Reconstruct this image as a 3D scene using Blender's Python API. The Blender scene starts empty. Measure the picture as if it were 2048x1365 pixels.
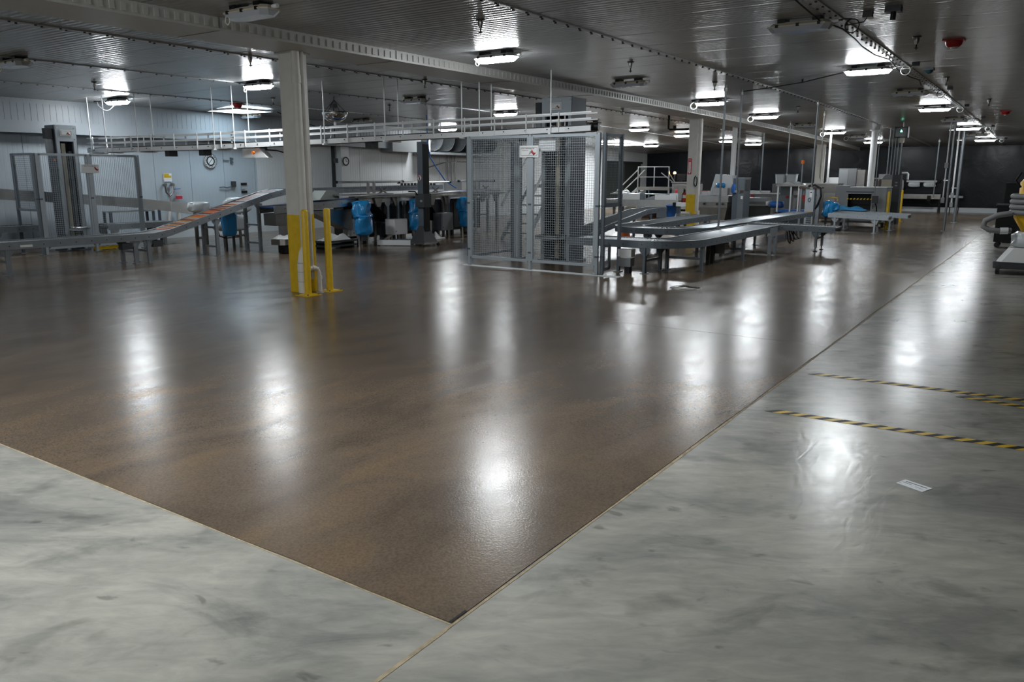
import bpy, math, random
from mathutils import Vector, Matrix
random.seed(7)
C = bpy.context.scene.collection
SC = bpy.context.scene
pi = math.pi
R = math.radians

# ------------------------------------------------------------------ camera, world, exposure
# X runs along the hall (with the ceiling beam), Y to the left, Z up; the camera stands at the origin
CAM_H = 1.7
cd = bpy.data.cameras.new('camera'); cam = bpy.data.objects.new('camera', cd); C.objects.link(cam)
cd.sensor_width = 36.0; cd.lens = 1580.0 / 2048.0 * 36.0; cd.clip_start = 0.05; cd.clip_end = 200
yaw, pitch, roll = R(34.2), R(-11.9), R(0.1)
fw = Vector((math.cos(yaw)*math.cos(pitch), math.sin(yaw)*math.cos(pitch), math.sin(pitch)))
r0 = fw.cross(Vector((0, 0, 1))).normalized(); u0 = r0.cross(fw)
rr = r0*math.cos(roll) + u0*math.sin(roll); uu = -r0*math.sin(roll) + u0*math.cos(roll)
M = Matrix((rr, uu, -fw)).transposed().to_4x4(); M.translation = Vector((0, 0, CAM_H))
cam.matrix_world = M
SC.camera = cam
w = bpy.data.worlds.new('world'); SC.world = w; w.use_nodes = True
w.node_tree.nodes['Background'].inputs[0].default_value = (0.6, 0.75, 1, 1)
w.node_tree.nodes['Background'].inputs[1].default_value = 0.02
SC.view_settings.view_transform = 'Standard'; SC.view_settings.look = 'None'
SC.view_settings.gamma = 1.0; SC.view_settings.use_curve_mapping = False
SC.cycles.max_bounces = 7; SC.cycles.diffuse_bounces = 4; SC.cycles.glossy_bounces = 4; SC.cycles.caustics_reflective = False
SC.view_settings.exposure = 1.25
LAMP = 45.0        # luminance of a lit lens
SKYL = 5.0        # luminance of the daylight panels

# ------------------------------------------------------------------ materials
MATS = {}
def mat(name, col, rough=0.5, metal=0.0, emit=None, strength=0.0, spec=0.5, coat=0.0, var=0.0, vscale=3.0, bump=0.0, bscale=60.0, alpha=1.0, trans=0.0, ior=1.45):
    m = bpy.data.materials.new(name); m.use_nodes = True
    n = m.node_tree; b = n.nodes['Principled BSDF']
    b.inputs['Base Color'].default_value = (*col, 1)
    b.inputs['Roughness'].default_value = rough; b.inputs['Metallic'].default_value = metal
    b.inputs['Specular IOR Level'].default_value = spec; b.inputs['Coat Weight'].default_value = coat
    b.inputs['IOR'].default_value = ior
    if trans: b.inputs['Transmission Weight'].default_value = trans
    if alpha < 1: b.inputs['Alpha'].default_value = alpha
    if emit:
        b.inputs['Emission Color'].default_value = (*emit, 1); b.inputs['Emission Strength'].default_value = strength
    tc = None
    if var or bump: tc = n.nodes.new('ShaderNodeTexCoord')
    if var:
        t = n.nodes.new('ShaderNodeTexNoise'); t.inputs['Scale'].default_value = vscale; t.inputs['Detail'].default_value = 5
        n.links.new(tc.outputs['Object'], t.inputs['Vector'])
        r = n.nodes.new('ShaderNodeMapRange'); r.inputs[1].default_value = 0.3; r.inputs[2].default_value = 0.7
        r.inputs[3].default_value = 1-var; r.inputs[4].default_value = 1+var
        n.links.new(t.outputs['Fac'], r.inputs[0])
        mx = n.nodes.new('ShaderNodeVectorMath'); mx.operation = 'SCALE'; mx.inputs[0].default_value = col
        n.links.new(r.outputs[0], mx.inputs['Scale']); n.links.new(mx.outputs[0], b.inputs['Base Color'])
    if bump:
        t = n.nodes.new('ShaderNodeTexNoise'); t.inputs['Scale'].default_value = bscale; t.inputs['Detail'].default_value = 3
        n.links.new(tc.outputs['Object'], t.inputs['Vector'])
        bp = n.nodes.new('ShaderNodeBump'); bp.inputs['Strength'].default_value = bump; bp.inputs['Distance'].default_value = 0.01
        n.links.new(t.outputs['Fac'], bp.inputs['Height']); n.links.new(bp.outputs[0], b.inputs['Normal'])
    MATS[name] = m
    return m
def node_floor(name, build):
    m = bpy.data.materials.new(name); m.use_nodes = True; MATS[name] = m
    build(m.node_tree, m.node_tree.nodes['Principled BSDF'])
def ramp(n, src, stops):
    r = n.nodes.new('ShaderNodeValToRGB'); e = r.color_ramp.elements
    e[0].position, e[0].color = stops[0][0], (*stops[0][1], 1); e[1].position, e[1].color = stops[-1][0], (*stops[-1][1], 1)
    for p, c in stops[1:-1]:
        k = e.new(p); k.color = (*c, 1)
    n.links.new(src, r.inputs[0]); return r.outputs[0]
def noise(n, vec, scale, detail=4, dist=0.0, rough=0.5):
    t = n.nodes.new('ShaderNodeTexNoise'); t.inputs['Scale'].default_value = scale; t.inputs['Detail'].default_value = detail
    t.inputs['Distortion'].default_value = dist; t.inputs['Roughness'].default_value = rough
    n.links.new(vec, t.inputs['Vector']); return t.outputs['Fac']
def mapping(n, vec, sc, rot=(0, 0, 0)):
    t = n.nodes.new('ShaderNodeMapping'); t.inputs['Scale'].default_value = sc; t.inputs['Rotation'].default_value = rot
    n.links.new(vec, t.inputs['Vector']); return t.outputs[0]
def along_map(n, vec, ang, st):
    t = n.nodes.new('ShaderNodeMapping'); t.vector_type = 'TEXTURE'; t.inputs['Rotation'].default_value = (0, 0, R(ang)); t.inputs['Scale'].default_value = (st, 1, 1)
    n.links.new(vec, t.inputs['Vector']); return t.outputs[0]
def mixc(n, fac, a, b, mode='MIX'):
    t = n.nodes.new('ShaderNodeMix'); t.data_type = 'RGBA'; t.blend_type = mode
    if isinstance(fac, float): t.inputs[0].default_value = fac
    else: n.links.new(fac, t.inputs[0])
    n.links.new(a, t.inputs[6]); n.links.new(b, t.inputs[7]); return t.outputs[2]
def bconcrete(n, b):
    tc = n.nodes.new('ShaderNodeTexCoord').outputs['Object']
    big = ramp(n, noise(n, along_map(n, tc, -50, 1.5), 1.0, 8, .7, .6), [(0.32, (.235, .235, .218)), (0.5, (.332, .324, .290)), (0.68, (.41, .395, .350))])
    tro = ramp(n, noise(n, along_map(n, tc, -62, 2.3), 2.6, 8, .8, .66), [(0.34, (.60, .615, .625)), (0.47, (.97, .97, .97)), (0.70, (1.16, 1.14, 1.10))])
    c = mixc(n, 0.75, big, tro, 'MULTIPLY')
    sp = ramp(n, noise(n, along_map(n, tc, -35, 1.6), 3.2, 5, .5), [(0.585, (1, 1, 1)), (0.68, (.62, .635, .64))])
    c = mixc(n, 0.8, c, sp, 'MULTIPLY')
    fine = ramp(n, noise(n, along_map(n, tc, -70, 1.5), 8.0, 3, .4), [(0.655, (1, 1, 1)), (0.73, (.48, .49, .50))])
    c = mixc(n, 0.7, c, fine, 'MULTIPLY')
    n.links.new(c, b.inputs['Base Color'])
    gn = ramp(n, noise(n, along_map(n, tc, -58, 3.0), 14.0, 5, .6, .65), [(0.32, (.84, .845, .85)), (0.68, (1.13, 1.125, 1.11))])
    c = mixc(n, 0.9, c, gn, 'MULTIPLY')
    n.links.new(c, b.inputs['Base Color'])
    rg = ramp(n, noise(n, mapping(n, tc, (1, 2.4, 1), (0, 0, -0.45)), 2.2, 6, 1.0), [(0.3, (.20, .20, .20)), (0.7, (.264, .264, .264))])
    n.links.new(rg, b.inputs['Roughness']); b.inputs['Specular IOR Level'].default_value = 0.5
    bp = n.nodes.new('ShaderNodeBump'); bp.inputs['Strength'].default_value = 0.10; bp.inputs['Distance'].default_value = 0.012
    n.links.new(noise(n, mapping(n, tc, (1, 3.0, 1), (0, 0, -0.45)), 5.0, 4, 1.0), bp.inputs['Height']); n.links.new(bp.outputs[0], b.inputs['Normal'])
def bcoating(n, b):
    tc = n.nodes.new('ShaderNodeTexCoord').outputs['Object']
    c = ramp(n, noise(n, mapping(n, tc, (1, 2.2, 1), (0, 0, 0.5)), 0.9, 6, 0.8), [(0.3, (.096, .071, .051)), (0.5, (.128, .094, .065)), (0.72, (.162, .114, .070))])
    gr = ramp(n, noise(n, tc, 80, 1), [(0.3, (.80, .80, .80)), (0.7, (1.18, 1.18, 1.18))])
    c = mixc(n, 0.9, c, gr, 'MULTIPLY')
    n.links.new(c, b.inputs['Base Color'])
    rg = ramp(n, noise(n, mapping(n, tc, (1, 2, 1)), 1.6, 5, .8), [(0.3, (.19, .19, .19)), (0.7, (.262, .262, .262))])
    n.links.new(rg, b.inputs['Roughness']); b.inputs['Specular IOR Level'].default_value = 0.48
    bp = n.nodes.new('ShaderNodeBump'); bp.inputs['Strength'].default_value = 0.12; bp.inputs['Distance'].default_value = 0.004
    n.links.new(noise(n, tc, 90, 1), bp.inputs['Height']); n.links.new(bp.outputs[0], b.inputs['Normal'])
def bsheet(n, b):
    tc = n.nodes.new('ShaderNodeTexCoord').outputs['Object']
    b.inputs['Base Color'].default_value = (.005, .008, .012, 1); b.inputs['Roughness'].default_value = 0.25; b.inputs['Specular IOR Level'].default_value = 0.22
    bp = n.nodes.new('ShaderNodeBump'); bp.inputs['Strength'].default_value = 0.12; bp.inputs['Distance'].default_value = 0.08
    n.links.new(noise(n, tc, 2.2, 6, 1.2, .6), bp.inputs['Height']); n.links.new(bp.outputs[0], b.inputs['Normal'])
node_floor('concrete', bconcrete); node_floor('coating', bcoating); node_floor('dark_sheet', bsheet)
mat('joint', (.36, .29, .19), .8, var=.3, vscale=20); mat('ceiling', (.31, .315, .32), .24, spec=.7, var=.05, vscale=2)
mat('batten', (.42, .43, .44), .35, metal=.35); mat('beam', (.50, .495, .475), .38, var=.04)
mat('wall_white', (.42, .475, .52), .42, var=.03); mat('wall_grey', (.64, .66, .67), .42, var=.03)
mat('cove', (.62, .66, .68), .4); mat('column', (.60, .585, .55), .45, var=.05, vscale=6)
mat('yellow', (.66, .43, .015), .38, var=.08, vscale=12); mat('pvc', (.66, .64, .58), .4)
mat('lens_lit', (.9, .95, 1), .4, emit=(.93, .975, 1.0), strength=LAMP); mat('lens_off', (.42, .45, .50), .22, coat=.5)
mat('housing', (.50, .46, .36), .45); mat('housing_grey', (.40, .41, .41), .45)
mat('black', (.007, .007, .008), .5, spec=.3); mat('rubber', (.02, .02, .02), .7); mat('darkgrey', (.035, .039, .043), .5)
mat('steel', (.55, .55, .54), .28, metal=1.0, var=.08, vscale=5, bump=.03, bscale=30); mat('steel_dark', (.32, .31, .29), .33, metal=1.0, var=.12, vscale=4)
mat('galv', (.27, .295, .315), .38, metal=.55, var=.08, vscale=8); mat('alu', (.74, .76, .77), .35, metal=.1)
mat('frame_grey', (.155, .185, .21), .4, metal=.25, var=.06); mat('frame_light', (.40, .45, .49), .4, metal=.25)
mat('frame_blue', (.085, .108, .135), .42); mat('greypaint', (.25, .265, .275), .45); mat('greymachine', (.19, .195, .20), .5)
mat('white', (.72, .73, .73), .4); mat('paper', (.78, .80, .82), .5); mat('red', (.34, .012, .012), .4); mat('orange', (.85, .18, .02), .45)
mat('bluebag', (.015, .27, .62), .2, coat=.7, bump=.8, bscale=14, trans=.1); mat('bluebelt', (.02, .08, .26), .4); mat('bluehose', (.02, .12, .42), .4)
mat('bluesheet', (.08, .38, .72), .45, bump=.6, bscale=10)
mat('soffit', (.30, .335, .365), .42)
mat('cloth', (.70, .71, .70), .8, bump=.3, bscale=10); mat('clearplastic', (.62, .66, .68), .15, coat=.5, bump=.4, bscale=10)
mat('slat_orange', (.70, .17, .06), .4); mat('slat_amber', (.72, .30, .05), .4); mat('slat_dark', (.035, .04, .04), .4); mat('slat_grey', (.40, .40, .38), .4)
mat('mirror', (.75, .75, .75), .04, metal=1); mat('glass', (.8, .88, .9), .05, trans=1.0, ior=1.2); mat('signred', (.55, .03, .05), .4)
mat('skylight', (1, 1, 1), .5, emit=(.70, .88, 1.0), strength=SKYL); mat('skylight_far', (1, 1, 1), .5, emit=(.92, .97, 1.0), strength=13.0)
mat('amber_lit', (1, .6, .2), .4, emit=(1, .55, .18), strength=4.0)
mat('green_glow', (.1, .9, .5), .4, emit=(.25, 1, .6), strength=3.0); mat('doordark', (.035, .042, .035), .5); mat('teal', (.01, .035, .045), .15)
mat('hose', (.20, .205, .21), .5); mat('vac_yellow', (.72, .42, .01), .35); mat('brown', (.08, .05, .035), .5); mat('greygreen', (.30, .33, .31), .5)

# ------------------------------------------------------------------ geometry collector
class MB:
    def __init__(s): s.v = []; s.f = []; s.mi = []; s.sm = []
    def add(s, vs, fs, m=0, smooth=False):
        o = len(s.v); s.v += [tuple(v) for v in vs]
        for f in fs: s.f.append([i+o for i in f]); s.mi.append(m); s.sm.append(smooth)
        return s
    def box(s, x0, y0, z0, x1, y1, z1, m=0):
        x0, x1 = min(x0, x1), max(x0, x1); y0, y1 = min(y0, y1), max(y0, y1); z0, z1 = min(z0, z1), max(z0, z1)
        return s.add([(x0,y0,z0),(x1,y0,z0),(x1,y1,z0),(x0,y1,z0),(x0,y0,z1),(x1,y0,z1),(x1,y1,z1),(x0,y1,z1)],
                     [(0,3,2,1),(4,5,6,7),(0,1,5,4),(1,2,6,5),(2,3,7,6),(3,0,4,7)], m)
    def cbox(s, x, y, z, dx, dy, dz, m=0, rz=0.0, bev=0.0):
        """centred box turned about z, chamfered vertical edges if bev"""
        hx, hy = dx/2, dy/2
        p = [(-hx,-hy),(hx,-hy),(hx,hy),(-hx,hy)] if not bev else [(-hx+bev,-hy),(hx-bev,-hy),(hx,-hy+bev),(hx,hy-bev),(hx-bev,hy),(-hx+bev,hy),(-hx,hy-bev),(-hx,-hy+bev)]
        c, t = math.cos(rz), math.sin(rz)
        return s.prism([(x+a*c-b*t, y+a*t+b*c) for a, b in p], z-dz/2, z+dz/2, m)
    def prism(s, poly, z0, z1, m=0, top=None):
        n = len(poly); q = top or poly
        return s.add([(a,b,z0) for a,b in poly]+[(a,b,z1) for a,b in q],
                     [tuple(range(n))[::-1], tuple(range(n,2*n))]+[(i,(i+1)%n,(i+1)%n+n,i+n) for i in range(n)], m)
    def plate(s, pts, d, m=0):
        """polygon of 3D points thickened along vector d"""
        n = len(pts); d = Vector(d); p = [Vector(a) for a in pts]
        return s.add(p+[a+d for a in p], [tuple(range(n))[::-1], tuple(range(n,2*n))]+[(i,(i+1)%n,(i+1)%n+n,i+n) for i in range(n)], m)
    def bar(s, p, q, wd, h, m=0):
        p, q = Vector(p), Vector(q); d = (q-p).normalized()
        a = d.cross(Vector((0,0,1)))
        if a.length < 1e-4: a = Vector((0,1,0))
        a.normalize(); b = a.cross(d)
        o = [a*(wd/2)*i+b*(h/2)*j for i,j in ((-1,-1),(1,-1),(1,1),(-1,1))]
        return s.add([p+k for k in o]+[q+k for k in o], [(0,1,2,3),(7,6,5,4),(0,4,5,1),(1,5,6,2),(2,6,7,3),(3,7,4,0)], m)
    def tube(s, pts, r, n=8, m=0, closed=False):
        P = [Vector(p) for p in pts]; k = len(P); rs = r if isinstance(r, (list, tuple)) else [r]*k
        vs = []; ref = Vector((0.31,0.2,0.93)); last = None
        for i, p in enumerate(P):
            a = P[i-1] if (i or closed) else p; b = P[(i+1)%k] if (i < k-1 or closed) else p
            t = (b-a).normalized() if (b-a).length > 1e-9 else Vector((0,0,1))
            if last is None:
                u = t.cross(ref); u = u if u.length > 1e-3 else t.cross(Vector((1,0,0)))
            else:
                u = last - t*last.dot(t)
            u.normalize(); last = u; v = t.cross(u)
            vs += [p+(u*math.cos(2*pi*j/n)+v*math.sin(2*pi*j/n))*rs[i] for j in range(n)]
        fs = []; seg = k if closed else k-1
        for i in range(seg):
            for j in range(n):
                a, b = i*n, ((i+1)%k)*n
                fs.append((a+j, a+(j+1)%n, b+(j+1)%n, b+j))
        s.add(vs, fs, m, True)
        if not closed: s.add(vs[:n], [tuple(range(n))[::-1]], m); s.add(vs[-n:], [tuple(range(n))], m)
        return s
    def cyl(s, p, q, r, n=14, m=0): return s.tube([p, q], r, n, m)
    def lathe(s, c, prof, n=20, m=0, axis='Z', smooth=True):
        """profile of (radius, height) spun about the axis through c"""
        vs = []
        for r, h in prof:
            for j in range(n):
                a, b = r*math.cos(2*pi*j/n), r*math.sin(2*pi*j/n)
                q = (a,b,h) if axis == 'Z' else ((h,a,b) if axis == 'X' else (b,h,a))
                vs.append((c[0]+q[0], c[1]+q[1], c[2]+q[2]))
        fs = []
        for i in range(len(prof)-1):
            for j in range(n): fs.append((i*n+j, i*n+(j+1)%n, (i+1)*n+(j+1)%n, (i+1)*n+j))
        s.add(vs, fs, m, smooth)
        if prof[0][0] > 1e-6: s.add(vs[:n], [tuple(range(n))[::-1]], m)
        if prof[-1][0] > 1e-6: s.add(vs[-n:], [tuple(range(n))], m)
        return s
    def sweep(s, path, sec, m=0, smooth=False):
        """section points (side, up) carried along a path of (x,y,z); side is to the left of travel"""
        P = [Vector(p) for p in path]; n = len(sec); vs = []
        for i, p in enumerate(P):
            a = P[max(i-1,0)]; b = P[min(i+1,len(P)-1)]; d = Vector((b.x-a.x, b.y-a.y, 0)).normalized()
            l = Vector((-d.y, d.x, 0))
            k = 1.0
            if 0 < i < len(P)-1:
                e = Vector((P[i].x-a.x, P[i].y-a.y, 0))
                if e.length > 1e-6: k = 1/max(.5, abs(e.normalized().dot(d)))
            vs += [p+l*(x*k)+Vector((0,0,z)) for x, z in sec]
        fs = []
        for i in range(len(P)-1):
            for j in range(n): fs.append((i*n+j, i*n+(j+1)%n, (i+1)*n+(j+1)%n, (i+1)*n+j))
        s.add(vs, fs, m, smooth); s.add(vs[:n], [tuple(range(n))[::-1]], m); s.add(vs[-n:], [tuple(range(n))], m)
        return s
    def build(s, name, mats, parent=None, kind=None, label=None):
        me = bpy.data.meshes.new(name)
        o0 = Vector(ORG.get(parent.name, (0,0,0))) if parent else Vector((0,0,0))
        me.from_pydata([Vector(v)-o0 for v in s.v], [], s.f)
        for k in (mats if isinstance(mats, (list, tuple)) else [mats]): me.materials.append(MATS[k])
        me.polygons.foreach_set('material_index', s.mi); me.polygons.foreach_set('use_smooth', s.sm); me.update()
        o = bpy.data.objects.new(name, me); C.objects.link(o)
        if parent: o.parent = parent; ORG[o.name] = tuple(o0)
        if kind: o['kind'] = kind
        if label: o['label'] = label
        return o
ORG = {}
def tag(o, label, cat, group=None):
    o['label'] = label; o['category'] = cat
    if group: o['group'] = group
    return o
def thing(name, loc, label, cat, group=None):
    o = bpy.data.objects.new(name, None); C.objects.link(o); o.location = loc; o.empty_display_size = .1
    ORG[o.name] = tuple(loc)
    return tag(o, label, cat, group)
def dup(root, delta, label):
    def cp(o, par):
        c = o.copy(); C.objects.link(c)
        if par: c.parent = par
        for ch in o.children: cp(ch, c)
        return c
    r = cp(root, None); r.location = Vector(root.location)+Vector(delta); r['label'] = label
    ORG[r.name] = tuple(r.location)
    return r
def text(body, size, loc, rot, m, parent, ext=0.0008):
    cu = bpy.data.curves.new('lettering', 'FONT'); cu.body = body; cu.size = size; cu.align_x = 'CENTER'; cu.align_y = 'CENTER'; cu.extrude = ext
    cu.materials.append(MATS[m]); o = bpy.data.objects.new('lettering', cu); C.objects.link(o)
    bpy.context.view_layer.update()
    me = bpy.data.meshes.new_from_object(o.evaluated_get(bpy.context.evaluated_depsgraph_get())); bpy.data.objects.remove(o)
    o = bpy.data.objects.new('lettering', me); C.objects.link(o)
    o.parent = parent; o.location = Vector(loc)-Vector(ORG.get(parent.name, (0,0,0))); o.rotation_euler = rot; ORG[o.name] = ORG.get(parent.name, (0,0,0))
    return o
FACE_CAM_X = (pi/2, 0, -pi/2)   # lettering on a face that looks towards -X
FACE_CAM_Y = (pi/2, 0, 0)       # lettering on a face that looks towards -Y
def loop(c, r, turns=1.0, n=18, dz=0.0, ax='X'):
    out = []
    for i in range(int(n*turns)+1):
        a = 2*pi*i/n
        out.append((c[0]+(0.02*i/n if ax == 'X' else r*math.sin(a)), c[1]+(r*math.sin(a) if ax == 'X' else 0.02*i/n), c[2]+r*math.cos(a)+dz*i/n))
    return out

# ------------------------------------------------------------------ room shell
XF, XB, YL, YR = -8.0, 43.0, 19.8, -9.0          # front (behind camera), back, left, right
def cz(x, y=0):                                   # underside of the ceiling, falling gently to the far sides
    return 3.5 - 0.00055*max(0, x-14)**2 - 0.0027*max(0, y-12)**2
EX, EY = 2.155, 1.745                             # corner of the brown resin coating
fl = MB().box(XF, YR, -.3, XB, YL, 0).build('floor', 'concrete'); fl['kind'] = 'structure'
def wob(n, amp): return [random.uniform(-amp, amp) for _ in range(n)]
ed = [(EX+d, EY+(YL-EY)*i/40) for i, d in enumerate(wob(41, .006))][::-1]
eb = [(EX+(XB-EX)*i/90, EY+d) for i, d in enumerate(wob(91, .006))]
MB().prism([(EX, YL)]+ed[1:-1]+eb+[(XB, YL)], -.001, .004).build('resin_coating', 'coating', fl)
j = MB()
for i in range(70):
    x0, x1 = XF+(EX+22-XF)*i/70, XF+(EX+22-XF)*(i+1)/70
    j.box(x0, EY-.014-random.random()*.006, -.001, x1, EY-.004+random.random()*.004, .0015)
j.build('joint_filler', 'joint', fl)
MB().box(EX-.012, EY, -.001, EX-.003, YL, .0012).build('coating_edge', 'joint', fl)
MB().box(8.265, EY+.02, .0035, 8.272, 4.4, .0044).build('saw_cut', 'brown', fl)
MB().box(EX+.0, EY-.0, .0035, EX+.10, EY+.012, .0055).build('chipped_edge', 'black', fl)

ceil = MB().box(XF, YR, 3.6, XB, YL+.2, 3.7).build('ceiling', 'ceiling'); ceil['kind'] = 'structure'
YC = [YR, -4, 0, 4, 8, 12, 13.5, 15, 16.5, 18, YL]
PW = .945
def ribbed(x0, wdt):
    prof = [(0, .02), (.006, .02), (.006, .0)]
    n = 9; pit = (wdt-.012)/n
    for k in range(n):
        for q in range(8): prof.append((.006+pit*(k+q/8), 0.002*(1-math.cos(2*pi*q/8))))
    prof += [(wdt-.006, 0), (wdt-.006, .02), (wdt, .02)]
    return prof
x = XF
SKX = [(13.45, 14.6, 17.7, 18.95), (33.4, 36.2, 16.8, 18.0)]
while x < XB-.01:
    wdt = min(PW, XB-x); prof = ribbed(x, wdt); mb = MB(); n = len(prof); vs = []
    for y in YC:
        for dx, dz in prof: vs.append((x+dx, y, cz(x+dx, y)+dz))
    fs = [(i*n+k, (i+1)*n+k, (i+1)*n+k+1, i*n+k+1) for i in range(len(YC)-1) for k in range(n-1)]
    mb.add(vs, fs, 0, True); mb.build('ceiling_panel', 'ceiling', ceil)
    x += PW
def xs(a, b, st=1.5):
    n = max(1, int((b-a)/st)); return [a+(b-a)*i/n for i in range(n+1)]
def batten(nm, y, wd, screws=2):
    mb = MB(); X = xs(XF, XB)
    mb.sweep([(q, y, cz(q, y)-.006) for q in X], [(-wd/2, -.008), (wd/2, -.008), (wd/2, .012), (-wd/2, .012)])
    q = 4.0
    while q < 34:
        for k in range(screws):
            yy = y+(k-.5)*wd*.62 if screws == 2 else y
            mb.cbox(q+.1*k, yy, cz(q, y)-.020, .022, .022, .014, 1)
        q += .30
    o = mb.build(nm, ['batten', 'black']); o['kind'] = 'structure'
batten('trim_1', 2.38, .13); batten('trim_2', 5.2, .07); batten('trim_3', 10.62, .09); batten('trim_4', 13.8, .05, 1); batten('trim_5', 16.9, .04, 1)
# ceiling beam
BY0, BY1 = 8.38, 9.20
X = xs(XF, XB, 1.5)
beam = MB().sweep([(q, (BY0+BY1)/2, cz(q, 9)) for q in X], [(-(BY1-BY0)/2, -.145), ((BY1-BY0)/2, -.145), ((BY1-BY0)/2, .03), (-(BY1-BY0)/2, .03)]).build('trim_6', 'beam'); beam['kind'] = 'structure'
mb = MB(); q = -2.0
while q < 36:
    zc = cz(q, 8); mb.box(q, BY0-.014, zc-.115, q+.055, BY0+.01, zc-.028); q += .125
mb.build('fluting', 'beam', beam, 'stuff')
MB().sweep([(q, BY0-.006, cz(q, 9)-.135) for q in X], [(-.006, -.012), (.006, -.012), (.006, .012), (-.006, .012)]).build('lower_lip', 'beam', beam)
q = -6.0
while q < 40:
    MB().box(q, BY0-.008, cz(q, 9)-.15, q+.008, BY1+.003, cz(q, 9)).build('beam_seam', 'greymachine', beam); q += 3.05
# walls
def wall_panels(parent, x0, x1, y, z1, matn, amp, nm='wall_panel', pit=.1):
    q = x0
    while q < x1-.05:
        wd = min(1.07, x1-q); mb = MB(); n = max(4, int(wd/pit)); prof = [(0, .02), (.006, .02), (.006, 0)]
        pp = (wd-.012)/n
        for k in range(n):
            for d, e in ((0, 0), (.6, 0), (.7, 1), (.9, 1)): prof.append((.006+pp*(k+d), amp*e))
        prof += [(wd-.006, 0), (wd-.006, .02), (wd, .02)]
        m = len(prof); top = [z1(q+d) for d, e in prof]
        mb.add([(q+d, y+e, 0) for d, e in prof]+[(q+d, y+e, t) for (d, e), t in zip(prof, top)], [(k, k+1, m+k+1, m+k) for k in range(m-1)])
        mb.build(nm, matn, parent); q += wd
wl = MB().box(XF, YL+.03, -.3, XB, YL+.3, 3.6).build('wall_left', 'wall_white'); wl['kind'] = 'structure'
wall_panels(wl, XF, 15.6, YL, lambda q: cz(q, YL)+.03, 'wall_white', .0015)
wall_panels(wl, 15.6, XB, YL, lambda q: cz(q, YL)+.03, 'wall_grey', .004)
o = MB().sweep([(XF, YL-.06, 0), (XB, YL-.06, 0)], [(-.06, 0), (-.06, .22), (.0, .20), (.05, .02), (.05, 0)][::-1]).build('baseboard_left', 'cove'); o['kind'] = 'structure'
# soffit along the left wall: fluted upper band and plain lower band
sf = MB().sweep([(q, YL-.22, cz(q, YL)) for q in xs(XF, 22.0)], [(-.22, -.72), (.22, -.72), (.22, .03), (-.22, .03)]).build('trim_7', 'soffit'); sf['kind'] = 'structure'
mb = MB(); q = 4.0
while q < 22:
    mb.box(q, YL-.446, cz(q, YL)-.46, q+.06, YL-.43, cz(q, YL)-.08); q += .14
mb.build('fluting', 'soffit', sf, 'stuff')
MB().sweep([(q, YL-.45, cz(q, YL)-.62) for q in xs(XF, 22.0)], [(-.02, -.11), (.02, -.11), (.02, .11), (-.02, .11)]).build('lower_band', 'soffit', sf)
o = MB().box(18.75, YL-.30, 0, 19.1, YL, 3.35).build('trim_8', 'wall_grey'); o['kind'] = 'structure'   # pilaster
MB().box(18.6, YL-.02, 0, 18.75, YL+.01, 3.35).build('painted_shade', 'darkgrey', o)  # flat dark strip that paints the shade beside the pilaster
wb = MB().box(XB, YR, -.3, XB+.3, YL, 3.6).build('wall_back', 'dark_sheet'); wb['kind'] = 'structure'
y = YR
while y < YL-.1:
    wd = min(3.2, YL-y); mb = MB(); nx, nz = 12, 8
    vs = [(XB-.03-.05*abs(math.sin(i*1.7+k*.6+y)), y+wd*i/nx, .02+(cz(XB, y)-.0)*k/nz) for k in range(nz+1) for i in range(nx+1)]
    fs = [(k*(nx+1)+i, k*(nx+1)+i+1, (k+1)*(nx+1)+i+1, (k+1)*(nx+1)+i) for k in range(nz) for i in range(nx)]
    mb.add(vs, fs, 0, True).build('plastic_sheet', 'dark_sheet', wb); y += wd
o = MB().box(XB-.28, YR, 0, XB-.1, 12, .22).build('baseboard_back', 'cove'); o['kind'] = 'structure'
o = MB().box(XF, YR-.3, -.3, XB, YR, 3.6).build('wall_right', 'greymachine'); o['kind'] = 'structure'
o = MB().box(XF-.3, YR, -.3, XF, YL, 3.6).build('wall_front', 'wall_grey'); o['kind'] = 'structure'
# daylight panels in the ceiling
for k, (a, b, c, d) in enumerate(SKX):
    z = cz(b, d)-.03
    o = MB().box(a, c, z, b, d, z+.012).build('window_%d' % (k+1), ['skylight', 'skylight_far'][k]); o['kind'] = 'structure'
    mb = MB()
    for p, q in (((a,c),(b,c)),((b,c),(b,d)),((b,d),(a,d)),((a,d),(a,c))): mb.bar((*p, z+.02), (*q, z+.02), .02, .05)
    mb.build('window_frame', 'batten', o)
# dark doorway in the far end of the white wall
dr = MB().box(37.6, YL-.05, 0, 42.0, YL-.012, 2.3).build('door_1', 'doordark'); dr['kind'] = 'structure'
MB().box(37.45, YL-.10, 0, 37.6, YL-.01, 2.42).build('door_frame', 'darkgrey', dr)
MB().box(37.45, YL-.12, 2.3, 42.1, YL-.01, 2.42).build('door_head', 'darkgrey', dr)
MB().box(39.9, YL-.06, 0, 40.0, YL-.04, 2.3).build('door_edge', 'steel', dr)

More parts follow.
